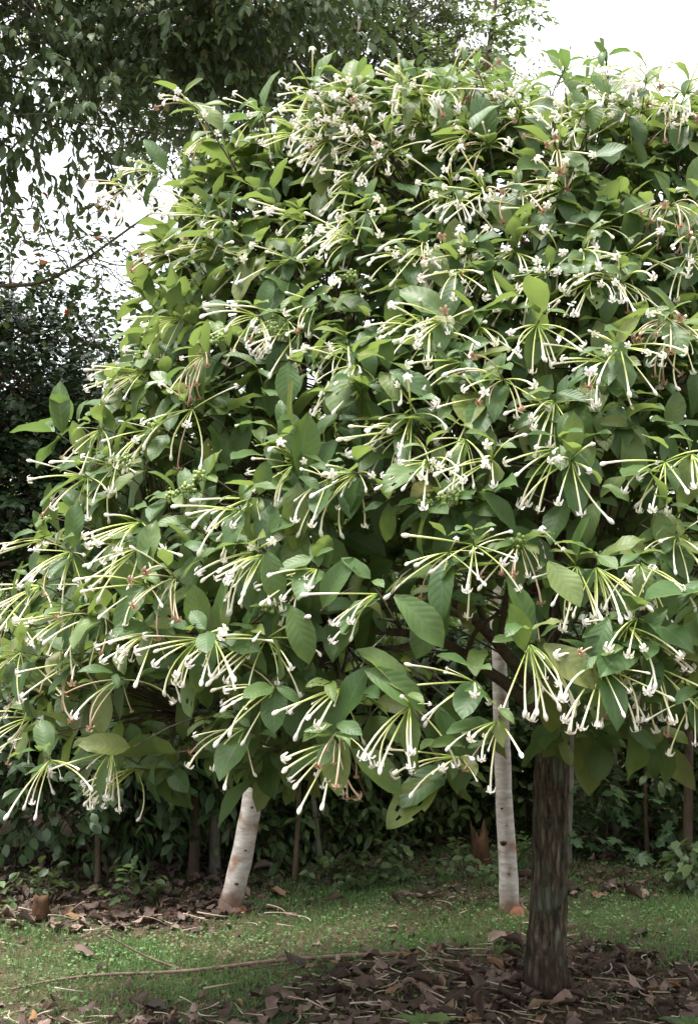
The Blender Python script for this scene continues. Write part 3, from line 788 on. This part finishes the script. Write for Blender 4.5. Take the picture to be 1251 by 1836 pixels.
def plant(name, label, cat, base, trunk_pts, trunk_r, bark, clumps, leaf, lmat, size, n_spray, nl=9, L=.32, down=.35, up=.25, group=None, n_single=0, sides=10, spread=.8, stems=0, stem_out=.4, red=0):
    base = np.asarray(base, float)
    root = empty(name, base, label, cat, group)
    nodes = []
    if trunk_pts is not None:
        p = spline(trunk_pts, 26); r = np.linspace(trunk_r[0], trunk_r[1], 26); r[:3] *= (1.35, 1.18, 1.06)
        V, Q, U = tube(p, r, sides, .07, base[0] * 3 + base[1]); link('trunk', mesh('trunk', V, Q, bark, U), root); nodes = p[8:]
    if stems:
        nodes = []
        for k in range(stems):
            a = rng.uniform(0, 2 * math.pi); c = clumps[k % len(clumps)][0]
            p = spline([base + [.04 * math.cos(a), .04 * math.sin(a), -.05], base * .6 + np.array([c[0], c[1], base[2]]) * .4 + [0, 0, .45 * (c[2] - base[2])], c], 10)
            V, Q, U = tube(p, np.linspace(trunk_r[0], trunk_r[1], 10), 6, .05, k); link('stem', mesh('stem', V, Q, bark, U), root); nodes.append(p[4:])
        nodes = np.concatenate(nodes)
    if clumps:
        A, B = [], []
        for c, r in clumps:
            c = np.asarray(c); i = np.argmin(np.linalg.norm(nodes - c, axis=1) + np.maximum(0, nodes[:, 2] - c[2])) if len(nodes) else None
            if i is not None and np.linalg.norm(nodes[i] - c) > .12:
                dl_ = np.linalg.norm(nodes[i] - c); q1_ = nodes[i] * .66 + c * .34 + rng.normal(0, .07, 3) * dl_ + [0, 0, .08 * dl_]; q2_ = nodes[i] * .33 + c * .67 + rng.normal(0, .07, 3) * dl_ + [0, 0, .05 * dl_]; p = spline([nodes[i], q1_, q2_, c], 8)
                rb = trunk_r[1] * rng.uniform(.45, .8) if trunk_pts is not None else trunk_r[1] * .8
                V, Q, U = tube(p, np.linspace(rb, max(.003, rb * .35), 8), 6, .06, c[0]); link('branch', mesh('branch', V, Q, bark, U), root)
        P, D = clump_points(clumps, n_spray); D = nrm(D + UP * up + rng.normal(0, .3, D.shape))
        Mx, Pl, S, a, b = sprays(P, D, L * rng.uniform(.6, 1.3, len(P)), nl, size, down, spread)
        emit_leaves(root, 'leaf', [leaf], np.zeros(len(Pl), int), Mx, Pl, S, rng.random(len(Pl)), lmat, n_single, 'crown')
        cc = np.repeat(np.array([c for c, r in clumps]), n_spray, axis=0)
        v1, q1, u1 = twigs_fast(cc * .5 + a * .5, a, .0035, .0025); v2, q2, u2 = twigs_fast(a, b, .0028, .001)
        link('twigs', mesh('twigs', np.concatenate([v1, v2]), np.concatenate([q1, q2 + len(v1)]), bark, np.concatenate([u1, u2])), root, 'stuff')
        if red:
            k = rng.choice(len(Pl), red, replace=False)
            v, q, u, r = joined(round_leaf, Mx[k], Pl[k] + [0, -.02, 0], S[k] * 1.0, rng.random(red)); link('red_leaves', mesh('red_leaves', v, q, M['red'], u, r), root, 'stuff')
    return root

def G(x, y): return np.array([x, y, float(gz(x, y))])

# two pale-barked small trees standing behind
b1 = on_ground(412, 1636); Y1 = b1[1]
plant('pale_tree', 'small tree with a leaning whitish trunk, rooted in the grass beside the brown bank', 'tree', b1,
      [b1 - [.01, 0, .06], b1 + [.015, 0, .08], at(437, 1520, Y1), at(455, 1420, Y1), at(472, 1330, Y1), at(500, 1180, Y1 + .1), at(520, 1000, Y1 + .15)], (.058, .03), M['pale_bark'],
      sub_clumps(at(530, 960, Y1 + .3), (.6, .45, .55), 9, .3), leaf_bases[0], M['leaf'], .12, 8, nl=6, L=.2, down=.5, sides=16)
b2 = on_ground(912, 1634); Y2 = b2[1]
plant('pale_tree', 'small tree with an upright whitish ringed trunk beside the dark trunk', 'tree', b2,
      [b2 - [0, 0, .06], b2 + [0, 0, .06], at(910, 1550, Y2), at(903, 1430, Y2), at(898, 1300, Y2), at(893, 1150, Y2), at(880, 1000, Y2 + .1)], (.046, .03), M['pale_bark'],
      sub_clumps(at(890, 900, Y2 + .3), (.7, .4, .5), 10, .3), leaf_bases[0], M['leaf'], .12, 8, nl=6, L=.2, down=.5, sides=16)
def knot(parent, p, r, mat):
    V = []; n = 10
    for i, (rr, dy) in enumerate(((1.25, .0), (1.0, -.010), (.6, -.012), (.45, -.004), (.05, -.003))):
        for j in range(n):
            a = j * 2 * math.pi / n; V.append((p[0] + r * rr * math.cos(a) * (1 + .15 * math.sin(3 * a)), p[1] + dy * r / .012, p[2] + r * .8 * rr * math.sin(a)))
    Q = [(i * n + j, i * n + (j + 1) % n, (i + 1) * n + (j + 1) % n, (i + 1) * n + j) for i in range(4) for j in range(n)]
    link('knot', mesh('knot', np.array(V), np.array(Q), mat), parent)
pale = [o for o in bpy.data.objects if o.name.startswith('pale_tree')]
for o in pale:
    if abs(o.location.x - b2[0]) < .01:
        for px_, py_, r_k in ((902, 1512, .013), (899, 1450, .005), (912, 1568, .004), (908, 1480, .003)):
            knot(o, at(px_, py_, Y2 - .042), r_k, M['rotten'])
    else:
        for px_, py_, r_k in ((440, 1525, .005), (452, 1448, .006), (424, 1585, .008)):
            knot(o, at(px_, py_, Y1 - .05), r_k, M['rotten'])
# red soil at the foot of the pale trees
for bb, lab in ((b1, 'small heap of reddish soil at the foot of the leaning pale trunk'), (b2, 'small heap of reddish soil at the foot of the upright pale trunk')):
    t = np.linspace(0, 1, 9); V = []
    for i, rr in enumerate((1, .8, .5, .12)):
        for j in range(14):
            a = j * 2 * math.pi / 14; r_ = .06 * rr * (1 + .25 * math.sin(3 * a + bb[0] * 9) + .12 * math.sin(5 * a)); x = bb[0] + .03 + r_ * math.cos(a); y = bb[1] - .035 + r_ * .8 * math.sin(a)
            V.append((x, y, float(gz(x, y)) + (-.01, .012, .03, .04)[i] + .006 * math.sin(7 * a + i)))
    Q = [(i * 14 + j, i * 14 + (j + 1) % 14, (i + 1) * 14 + (j + 1) % 14, (i + 1) * 14 + j) for i in range(3) for j in range(14)]
    tag(link('soil_heap', mesh('soil_heap', np.array(V), np.array(Q), M['red_soil'])), lab, 'soil')

# --- the overhanging tree, upper left
b = G(-3.9, 8.2)
cl = sub_clumps((-1.75, 7.4, 5.35), (1.75, .9, 1.55), 52, .42, .7) + sub_clumps((-3.4, 7.6, 5.4), (1.5, 1.0, 1.6), 22, .5) + sub_clumps((-.6, 7.5, 5.6), (.75, .6, .9), 12, .36)
cl = [c for c in cl if c[0][2] > 3.95 + .22 * max(0, c[0][0] + 1.6)]
plant('overhanging_tree', 'tall tree with drooping dull green leaves and pale twigs overhanging the flowering tree', 'tree', b,
      [b - [0, 0, .1], b + [.1, 0, 1.5], b + [.1, -.1, 3.6], b + [.6, -.3, 5.0], b + [1.6, -.5, 5.9], b + [2.6, -.6, 6.3]], (.17, .022), M['grey_bark'], cl, hang_leaf, M['bg_hang'], .09, 26, nl=11, L=.38, down=.55, up=.05, n_single=300, spread=.55, sides=14)
# bare pale twigs under it
# --- fine-leaved tree behind, top centre
b = G(.1, 12.5)
cl = sub_clumps((-.1, 12.2, 7.1), (1.5, .9, 1.0), 30, .42, .6) + sub_clumps((-1.6, 12.4, 7.0), (1.3, .9, 1.2), 24, .45, .6) + sub_clumps((.75, 12.0, 6.35), (.75, .5, .45), 9, .28, .5) + sub_clumps((.35, 12.0, 5.6), (.5, .5, .5), 8, .3)
plant('feathery_tree', 'tall tree with fine feathery olive green foliage rising against the white sky', 'tree', b, [b - [0, 0, .1], b + [.1, 0, 2.5], b + [-.1, 0, 4.6], b + [-.2, 0, 6.4]], (.16, .05), M['grey_bark'], cl, tiny_leaf, M['bg_fine'], .062, 44, nl=14, L=.42, down=.2, up=.1)
# --- thin leafy branch against the sky
b = G(1.5, 11.0)
top = at(905, 60, 11.0)
cl = [(at(940, 15, 11.0), (.10, .1, .10)), (at(900, 25, 11.0), (.10, .1, .10)), (at(925, 50, 11.0), (.12, .1, .08)), (at(880, 95, 11), (.14, .1, .12)), (at(960, 20, 11.0), (.06, .06, .05)), (at(890, 60, 11.05), (.12, .1, .08)), (at(800, 90, 11), (.2, .15, .14)), (at(750, 140, 11), (.25, .15, .14))]
plant('slender_tree', 'slender sparse tree whose thin dark top pokes into the white sky', 'tree', b, [b - [0, 0, .1], b + [-.1, 0, 2.5], at(860, 300, 11), at(868, 160, 11), at(880, 60, 11), at(890, -10, 11)], (.06, .012), M['brown_bark'], cl, round_leaf, M['bg_shrub'], .075, 7, nl=7, L=.2, down=.15)
# --- dark small-leaved tree at left
b = G(-2.9, 8.8)
cl = sub_clumps((-2.55, 8.6, 2.6), (1.1, .7, 1.05), 42, .30, .8) + sub_clumps((-1.5, 8.6, 1.9), (.5, .5, .9), 14, .28, .8) + sub_clumps((-3.2, 8.7, 1.6), (.9, .6, 1.1), 14, .35)
plant('dark_tree', 'dense dark tree with small leaves, sky glinting through its crown', 'tree', b, [b - [0, 0, .1], b + [.1, 0, .8], b + [.2, -.1, 1.8], b + [.3, -.1, 3.2]], (.10, .03), M['brown_bark'], cl, tiny_round, M['bg_dark'], .062, 40, nl=12, L=.3, down=.1, up=.3)
# --- thin sparse branches with red leaves at left
b = G(-3.3, 7.4)
cl = [(at(x, y, 7.3 + rng.uniform(-.2, .2)), (.2, .15, .14)) for x, y in [(20,400),(70,420),(120,440),(40,470),(180,470),(100,500),(150,530),(210,500),(240,520),(60,380),(130,400),(200,540),(270,510),(10,340),(30,520),(235,455),(160,420)]]
plant('sparse_tree', 'sparse tree with thin branches, small leaves and a few red leaves', 'tree', b, [b - [0, 0, .1], b + [.1, 0, 1.4], b + [.4, 0, 2.5], b + [.9, -.05, 3.2], b + [1.5, -.1, 3.3], b + [2.1, -.1, 3.7]], (.03, .006), M['brown_bark'], cl, round_leaf, M['bg_shrub'], .055, 5, nl=6, L=.3, down=.1, up=.1, red=9)

# --- forest edge shrubs: (x, y, height, radius, leaf, material, leaf size, label)
SH = [(-1.95, 6.4, 1.15, .50, long_leaf, 'bg_shaded', .085, 'dark drooping shrub spilling over the brown bank above the short stump'),
      (-1.2, 6.3, 1.15, .46, round_leaf, 'bg_shaded', .07, 'dark broad leaved shrub on the bank between short stump and leaning pale trunk'),
      (-1.0, 6.6, 1.5, .55, long_leaf, 'bg_shaded', .11, 'taller dark shrub behind the broad leaved shrub on the bank'),
      (-2.6, 6.8, 1.7, .6, small_leaf, 'bg_shaded', .09, 'dark fine twigged shrub at the shady end of the bank'),
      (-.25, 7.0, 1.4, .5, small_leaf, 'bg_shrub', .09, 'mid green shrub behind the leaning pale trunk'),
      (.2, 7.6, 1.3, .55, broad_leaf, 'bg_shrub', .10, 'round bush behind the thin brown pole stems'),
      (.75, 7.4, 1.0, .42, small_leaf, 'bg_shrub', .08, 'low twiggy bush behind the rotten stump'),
      (.45, 8.4, 1.7, .6, small_leaf, 'bg_lit', .08, 'bush coloured yellow green as if in brighter light deeper in the wood'),
      (1.25, 8.0, 1.5, .55, small_leaf, 'bg_lit', .085, 'bush coloured light green as if lit seen past the upright pale trunk'),
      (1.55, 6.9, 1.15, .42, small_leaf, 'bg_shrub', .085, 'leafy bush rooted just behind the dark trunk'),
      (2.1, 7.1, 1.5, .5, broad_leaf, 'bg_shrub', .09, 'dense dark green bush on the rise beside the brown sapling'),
      (2.6, 7.4, 1.8, .6, long_leaf, 'bg_shaded', .11, 'tall dark bush at the far end of the rise'),
      (-.6, 7.9, 1.8, .6, broad_leaf, 'bg_shaded', .11, 'big shadowy bush behind the dark double trunk'),
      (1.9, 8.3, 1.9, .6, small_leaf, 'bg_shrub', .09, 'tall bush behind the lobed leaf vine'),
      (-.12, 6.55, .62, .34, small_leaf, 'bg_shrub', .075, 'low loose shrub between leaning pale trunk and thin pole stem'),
      (.28, 6.8, .75, .38, long_leaf, 'bg_lit', .085, 'low narrow leaved shrub coloured light green as if lit behind the pole stems'),
      (.62, 6.95, .6, .30, small_leaf, 'bg_lit', .07, 'low bush coloured light green as if lit just before the rotten stump and dark trunk in shade'),
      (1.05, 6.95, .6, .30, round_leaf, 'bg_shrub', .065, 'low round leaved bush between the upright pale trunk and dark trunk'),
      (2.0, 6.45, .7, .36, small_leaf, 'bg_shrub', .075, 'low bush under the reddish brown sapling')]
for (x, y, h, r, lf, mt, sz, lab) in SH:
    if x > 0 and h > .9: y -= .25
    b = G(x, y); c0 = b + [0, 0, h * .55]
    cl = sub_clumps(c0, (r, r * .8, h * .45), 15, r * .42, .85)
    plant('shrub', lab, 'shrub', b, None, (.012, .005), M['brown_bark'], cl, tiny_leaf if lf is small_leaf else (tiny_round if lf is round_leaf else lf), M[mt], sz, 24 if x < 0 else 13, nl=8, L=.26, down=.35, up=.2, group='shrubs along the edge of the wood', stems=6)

# far wood beyond the shrubs
def wood(name, label, y0, y1, n, z0, zf, lf, mt, sz):
    x = rng.uniform(-6.5, 6.5, n); y = rng.uniform(y0, y1, n); z = z0 + rng.random(n) ** .85 * (zf(x) - z0)
    P = np.stack([x, y, z], -1) + rng.normal(0, .12, (n, 3)); D = nrm(rng.normal(0, 1, (n, 3)) + UP * .2)
    Mx, Pl, S, a, b_ = sprays(P, D, rng.uniform(.2, .5, n), 9, sz, .3)
    v, q, u, r = joined(lf, Mx, Pl, S, rng.random(len(Pl)))
    tag(link(name, mesh(name, v, q, M[mt], u, r)), label, 'wood', kind='stuff')
wood('far_wood', 'mass of undergrowth coloured lighter as if lit filling the wood behind the shrubs', 9.2, 10.6, 2600, .0, lambda x: 2.0 + .5 * np.sin(x * 1.3) + 1.2 * sst(-.8, -2.2, x) * 0 + np.where(x < -1, 1.0, 0), tiny_leaf, 'bg_lit', .10)
wood('distant_wood', 'lighter mass of distant foliage glimpsed through the undergrowth', 12.5, 14.5, 4800, .0, lambda x: 2.9 + .5 * np.sin(x * .9 + 2) + np.where(x < -1.5, .6, 0), tiny_leaf, 'bg_lit', .15)

# slender trunks in the wood
def pole(px0, py0, px1, py1, Y, wpx, bark, label, bendx=0.0, name='thin_tree', top=None):
    g0 = at(px0, py0, Y); g0[2] = float(gz(g0[0], Y)); e = at(px1, py1, Y)
    r = wpx / 2 / F * Y; mid = (g0 + e) / 2 + [bendx, 0, 0]
    up = e + (e - mid) * .6
    cl = [(up + rng.normal(0, .15, 3), (.22, .22, .18)) for _ in range(4)]
    plant(name, label, 'tree', g0, [g0 - [0, 0, .05], mid, e, up], (r, r * .7), bark, cl, tiny_leaf, M['bg_shaded'], .09, 14, nl=8, L=.25, group='slender trunks in the wood')
pole(347, 1590, 345, 1300, 6.25, 20, M['brown_bark'], 'dark trunk on the bank, darker one of a close pair', .01)
pole(386, 1590, 390, 1300, 6.35, 21, M['grey_bark'], 'grey trunk on the bank, paler one of a close pair', -.01)
pole(527, 1590, 532, 1200, 6.15, 9, M['brown_bark'], 'thin straight brown pole stem beside the leaning pale trunk', .02)
pole(672, 1560, 668, 1250, 6.9, 18, M['brown_bark'], 'dark trunk in the wood behind the long fallen stick', .02)
pole(858, 1540, 850, 1200, 7.1, 22, M['grey_bark'], 'grey trunk in the wood behind the rotten stump', 0)
pole(1012, 1540, 1016, 1150, 6.2, 20, M['grey_bark'], 'grey slim trunk half hidden behind the dark trunk', .015)
pole(1230, 1560, 1222, 1100, 6.15, 18, M['brown_bark'], 'reddish brown sapling trunk on the rise beside the lobed leaf vine', .02)
pole(1105, 1540, 1095, 1200, 6.5, 14, M['grey_bark'], 'slim grey trunk in shade behind the lobed leaf vine', 0)
pole(770, 1550, 790, 1250, 6.8, 9, M['brown_bark'], 'crooked thin stem in the wood between rotten stump and dark trunk in the shade', .06)
pole(580, 1570, 570, 1250, 6.3, 10, M['grey_bark'], 'thin grey stem in the wood beside the brown pole stem', -.04)
pole(175, 1620, 150, 1250, 6.1, 11, M['brown_bark'], 'thin leaning stem in the dark shrubs behind the short stump', .03)
pole(1160, 1550, 1190, 1200, 6.3, 8, M['brown_bark'], 'thin leaning stem beside the reddish brown sapling', -.05)

# lobed-leaved vine at right
b = G(1.35, 6.45)
cl = [(at(x, y, 6.35 + rng.uniform(-.15, .15)), (.13, .1, .10)) for x, y in [(1030,1470),(1060,1500),(1110,1490),(1080,1440),(1150,1470),(1100,1540),(1170,1530),(1190,1440),(1130,1400),(1045,1540),(1060,1400)]]
plant('vine', 'trailing vine with pale green lobed leaves on the rise beside the dark trunk', 'plant', b, None, (.008, .004), M['brown_bark'], cl, LOBED, M['bg_vine'], .085, 5, nl=5, L=.22, down=.35, up=.1, stems=5, n_single=150, spread=.9)
# weeds at the edge of the clearing
for k, (px, py, s) in enumerate([(640,1585,.05),(585,1590,.05),(985,1570,.06),(230,1625,.05),(1240,1590,.07),(830,1572,.05),(60,1625,.05),(720,1580,.05)]):
    b = on_ground(px, py); cl = sub_clumps(b + [0, 0, .09], (.10, .08, .05), 3, .07)
    plant('weed', ['low leafy weed under the grey stem at the wood edge', 'low leafy weed behind the long stick and pale trunk', 'low leafy weed close behind the dark trunk', 'low leafy weed under the broad leaved shrub', 'low leafy weed under the reddish sapling', 'low leafy weed before the rotten stump', 'low leafy weed growing over the short stump', 'low leafy weed at the foot of the shaded dark trunk'][k], 'plant', b, None, (.004, .002), M['twig'], cl, round_leaf, M['bg_shrub'], s, 5, nl=5, L=.09, down=.2, up=.5, stems=3, group='weeds at the wood edge')

# ------------------------------------------------------------------ stumps
def stump(px, py, h, r, mat, label, jag, tilt=0.0):
    b = on_ground(px, py); root = empty('stump', b, label, 'stump'); S_ = 16; V = []; zz = np.linspace(-.05, 1, 8)
    for i, t in enumerate(zz):
        for j in range(S_):
            a = j * 2 * math.pi / S_; hh = h * (1 + jag * (math.sin(2 * a + 1) * .5 + math.sin(5 * a) * .25 + math.sin(7 * a + 2) * .2))
            rr = r * (1.2 - .45 * t * (.5 + jag * .5)) * (1 + .09 * math.sin(4 * a + px) + .05 * math.sin(9 * a))
            V.append((b[0] + rr * math.cos(a) + tilt * t * h, b[1] + rr * math.sin(a), b[2] + hh * t))
    n = len(V)
    for j in range(S_):
        a = j * 2 * math.pi / S_; V.append((b[0] + tilt * h * .9 + r * .3 * math.cos(a), b[1] + r * .3 * math.sin(a), b[2] + h * (.75 if jag > .3 else .98)))
    Q = [(i * S_ + j, i * S_ + (j + 1) % S_, (i + 1) * S_ + (j + 1) % S_, (i + 1) * S_ + j) for i in range(8) for j in range(S_)]
    Q += [(n + j, n + j + 1, n + S_ - 2 - j, n + S_ - 1 - j) for j in range(S_ // 2 - 1)]
    link('stump_wood', mesh('stump_wood', np.array(V), np.array(Q), mat), root)
stump(74, 1648, .10, .034, M['rotten'], 'short brown cut stump on the bank under the dark shrubs', .14)
stump(866, 1560, .19, .042, M['rotten'], 'jagged dark rotten stump with orange brown wood behind the upright pale trunk', .55, -.15)

# ------------------------------------------------------------------ fallen sticks
def stick(name, label, pts, r0, r1, lift, side=None):
    P = []
    for (px, py), l in zip(pts, lift):
        g = on_ground(px, py); P.append(g + [0, 0, l])
    p = spline(P, 40); V, Q, U = tube(p, np.linspace(r0, r1, 40), 8, .12, 3)
    root = empty(name, p[0], label, 'stick'); link('stem', mesh('stem', V, Q, M['stick'], U), root)
    for (i, d, l) in side or []:
        e = p[i] + np.array(d) * l; pp = spline([p[i], (p[i] + e) / 2 + [0, 0, .01], e], 8)
        V, Q, U = tube(pp, np.linspace(r1 * 1.0, r1 * .5, 8), 6, .1, i); link('side_twig', mesh('side_twig', V, Q, M['stick'], U), root)
stick('fallen_stick', 'long thin brown stick lying across the grass and leaf litter', [(725, 1716), (600, 1722), (470, 1735), (330, 1752), (180, 1757), (90, 1765), (20, 1778)], .010, .004, [.012, .015, .02, .022, .018, .012, .008], [(28, (-.5, .2, .5), .05), (12, (.6, .3, .25), .07)])
# thin one leaning up from the litter
g0 = on_ground(328, 1742); g1 = at(185, 1672, g0[1] + .02)
p = spline([g0 + [0, 0, .005], (g0 + g1) / 2 + [0, 0, -.01], g1], 20); V, Q, U = tube(p, np.linspace(.006, .0025, 20), 7, .1, 1)
r_ = empty('leaning_twig', g0, 'thin brown twig sticking up at a slant over the long stick', 'stick'); link('stem', mesh('stem', V, Q, M['stick'], U), r_)
g0 = on_ground(193, 1752); g1 = at(203, 1694, g0[1]); p = spline([g0 - [0, 0, .01], at(194, 1720, g0[1]), g1], 14); V, Q, U = tube(p, np.linspace(.0035, .0018, 14), 6, .08, 2)
r_ = empty('upright_twig', g0, 'small dark twig standing upright in the grass with a withered leaf', 'stick'); link('stem', mesh('stem', V, Q, M['stick'], U), r_)
dl = leaf_shape(.5, .5, 1.6, .5, rows=6, cols=5)
v, q, u, r = joined(dl, frames(np.array([[-.8, -.2, -.3]]), np.array([[0, -.3, 1.0]])), np.array([at(192, 1728, g0[1])]), np.array([.05]), np.array([.1])); link('withered_leaf', mesh('withered_leaf', v, q, M['dry'], u, r), r_)

# ------------------------------------------------------------------ leaf litter: fallen leaves and flower tubes
dry_bases = [leaf_shape(.44, .2, .45, .5, curl=.35, wave=.05), leaf_shape(.46, .15, .6, -.6, wave=.07), leaf_shape(.34, .6, .3, .8, curl=.6, wave=.05), leaf_shape(.48, .08, .25, .3, wave=.08, hole={(3, 0), (4, 3), (1, 3)}), leaf_shape(.42, .25, -.6, .5, wave=.06)]
def litter_points(n, xr, yr, power=1.0, floor=.03):
    X, Y_ = [], []
    while len(X) < n:
        x, y = rng.uniform(*xr), rng.uniform(*yr)
        if rng.random() < max(floor, float(litter_amount(x, y)) ** power): X.append(x); Y_.append(y)
    return np.array(X), np.array(Y_)
x, y = litter_points(2700, (-2.6, 2.6), (3.55, 6.9))
px, py, dep = project(np.stack([x, y, gz(x, y)], -1))
n = len(x); D = nrm(np.stack([rng.normal(0, 1, n), rng.normal(0, 1, n), rng.normal(.03, .11, n)], -1)); NN = UP + rng.normal(0, .24, (n, 3))
flip = rng.random(n) < .35; NN[flip] *= -1
Mx = frames(D, NN); S = np.where(rng.random(n) < .25, rng.uniform(.09, .13, n), rng.uniform(.045, .09, n)); Wd = rng.integers(0, 5, n); P = np.stack([x, y, gz(x, y) + rng.uniform(.008, .022, n) + np.where(flip, .012, 0)], -1)
inv = (px > 5) & (px < 1246) & (py < 1830)
rank = np.where(inv, S / dep, 0); top = np.argsort(-rank)[:280]
sel = np.zeros(n, bool); sel[top] = True
data = [mesh('fallen_leaf', b_[0], b_[1], M['dry'], b_[2]) for b_ in dry_bases]
STK = np.array([on_ground(px_, py_)[:2] for px_, py_ in [(725, 1716), (600, 1722), (470, 1735), (330, 1752), (180, 1757), (90, 1765), (20, 1778)]])
def zone(p):
    if np.hypot(p[0] - base_m[0], p[1] - base_m[1]) < .42: return 'at the foot of the dark trunk'
    if np.min(np.hypot(STK[:, 0] - p[0], STK[:, 1] - p[1])) < .16: return 'against the long fallen stick'
    if p[1] > 5.2 and p[0] < -.1: return 'on the bank under the shrubs'
    if np.hypot(p[0] - b2[0], p[1] - b2[1]) < .45: return 'round the upright pale trunk'
    if p[1] > 5.35: return 'on the rise before the wood'
    if litter_amount(p[0], p[1]) < .35: return 'on the open grass'
    return 'in the litter bed away from trunk and stick'
LL = ['dry brown curled leaf', 'dry brown arched leaf', 'narrow rolled dry brown leaf', 'flat torn dry brown leaf', 'dry brown leaf with upturned tip']
for i in np.nonzero(sel)[0]:
    o = bpy.data.objects.new('fallen_leaf', data[Wd[i]]); C.objects.link(o)
    m = np.eye(4); m[:3, :3] = Mx[i] * S[i]; m[:3, 3] = P[i]; o.matrix_world = Matrix(m.tolist())
    tag(o, LL[Wd[i]] + ' lying ' + zone(P[i]), 'leaf', 'fallen %s leaves %s' % (['curled', 'arched', 'rolled', 'torn', 'upturned'][Wd[i]], zone(P[i])))
v, q, u, r = joined_many(dry_bases, Wd[~sel], Mx[~sel], P[~sel], S[~sel], rng.random((~sel).sum()))
tag(link('leaf_litter', mesh('leaf_litter', v, q, M['dry'], u, r)), 'small brown leaf fragments of the leaf litter carpeting bare soil', 'leaf litter', kind='stuff')
# crumbs of litter and soil
x, y = litter_points(11000, (-2.7, 2.7), (3.5, 7.0)); n = len(x)
D = nrm(np.stack([rng.normal(0, 1, n), rng.normal(0, 1, n), rng.normal(.1, .4, n)], -1))
v, q, u, r = joined(tiny_leaf, frames(D, UP + rng.normal(0, .5, (n, 3))), np.stack([x, y, gz(x, y) + rng.uniform(.002, .012, n)], -1), rng.uniform(.012, .04, n), rng.random(n))
tag(link('litter_crumbs', mesh('litter_crumbs', v, q, M['dry'], u, r)), 'fine crumbs of broken dry leaves on the bare soil', 'leaf litter', kind='stuff')

def tube_shape(bend, seed):
    t = np.linspace(0, 1, 8); a = bend * t + .3 * np.sin(seed + 3 * t); p = np.zeros((8, 3))
    for i in range(1, 8): p[i] = p[i - 1] + .125 / 7 * np.array([math.sin(a[i]), math.cos(a[i]), 0])
    V, Q, U = tube(p, np.interp(t, [0, .1, .8, 1], [.0018, .0022, .003, .0036]), 4); U = np.stack([np.full(len(V), .5), np.concatenate([np.repeat(t, 4), [1]])], -1)
    return V, Q, U
TB = [tube_shape(b_, i) for i, b_ in enumerate((.2, .9, -.8, 1.6))]
data = [mesh('fallen_flower', b_[0], b_[1], M['straw'], b_[2]) for b_ in TB]
x, y = litter_points(620, (-1.6, 2.5), (3.7, 5.6), .6, .03); n = len(x)
px, py, dep = project(np.stack([x, y, gz(x, y)], -1)); inv = (px > 5) & (px < 1246) & (py < 1830)
D = nrm(np.stack([rng.normal(0, 1, n), rng.normal(0, .6, n), rng.normal(0, .05, n)], -1)); Mx = frames(D, UP + rng.normal(0, .1, (n, 3))); P = np.stack([x, y, gz(x, y) + rng.uniform(.012, .03, n)], -1); S = rng.uniform(.6, 1.15, n); Wd = rng.integers(0, 4, n)
sel = np.zeros(n, bool); sel[np.argsort(-np.where(inv, S / dep, 0))[:220]] = True
TL = ['straight pale dead flower tube', 'bent pale dead flower tube', 'bent pale dead flower tube', 'hooked pale dead flower tube']
for i in np.nonzero(sel)[0]:
    o = bpy.data.objects.new('fallen_flower', data[Wd[i]]); C.objects.link(o)
    m = np.eye(4); m[:3, :3] = Mx[i] * S[i]; m[:3, 3] = P[i]; o.matrix_world = Matrix(m.tolist())
    tag(o, TL[Wd[i]] + ' lying ' + zone(P[i]), 'flower', 'fallen %s flower tubes %s' % (['straight', 'bent', 'bent', 'hooked'][Wd[i]], zone(P[i])))
v, q, u, r = joined_many(TB, Wd[~sel], Mx[~sel], P[~sel], S[~sel], rng.random((~sel).sum()))
tag(link('flower_litter', mesh('flower_litter', v, q, M['straw'], u, r)), 'scattered small dead flower remains among the litter', 'leaf litter', kind='stuff')

# ------------------------------------------------------------------ seedlings poking into the picture at the bottom
for (px, py, Y, az_, lab) in [(735, 1822, 3.4, 0, 'seedling with a fresh bright green leaf, nearer the long stick of two'), (1218, 1828, 3.5, 2, 'seedling with a fresh bright green leaf in the litter before the dark trunk')]:
    tip = at(px, py, Y); b = np.array([tip[0] + .03, tip[1] + .02, float(gz(tip[0], tip[1]))]); hgt = tip[2] - b[2]
    root = empty('seedling', b, lab, 'plant')
    V, Q, U = tube(spline([b - [0, 0, .02], b + [0, 0, hgt * .6], b + [0, 0, hgt * .92]], 8), np.linspace(.004, .002, 8), 6); link('stem', mesh('stem', V, Q, M['twig'], U), root)
    hb = b + [0, 0, hgt * .92]
    for k, (a, s) in enumerate(((.25, .10), (2.6, .09), (4.3, .08), (1.4, .07))):
        d = np.array([[math.cos(a), math.sin(a), .12]]); v, q, u, r = joined(leaf_bases[2], frames(d, np.array([[0, 0, 1.0]])), hb[None], np.array([s]), np.array([.5])); link('leaf', mesh('leaf', v, q, M['young'], u, r), root)

names = {}
for o in bpy.data.objects:
    if o.type == 'MESH' and o.data.name not in names: names[o.data.name] = len(o.data.polygons) * 2
print('TRIANGLES', sum(names.values()), sorted(names.items(), key=lambda a: -a[1])[:12])
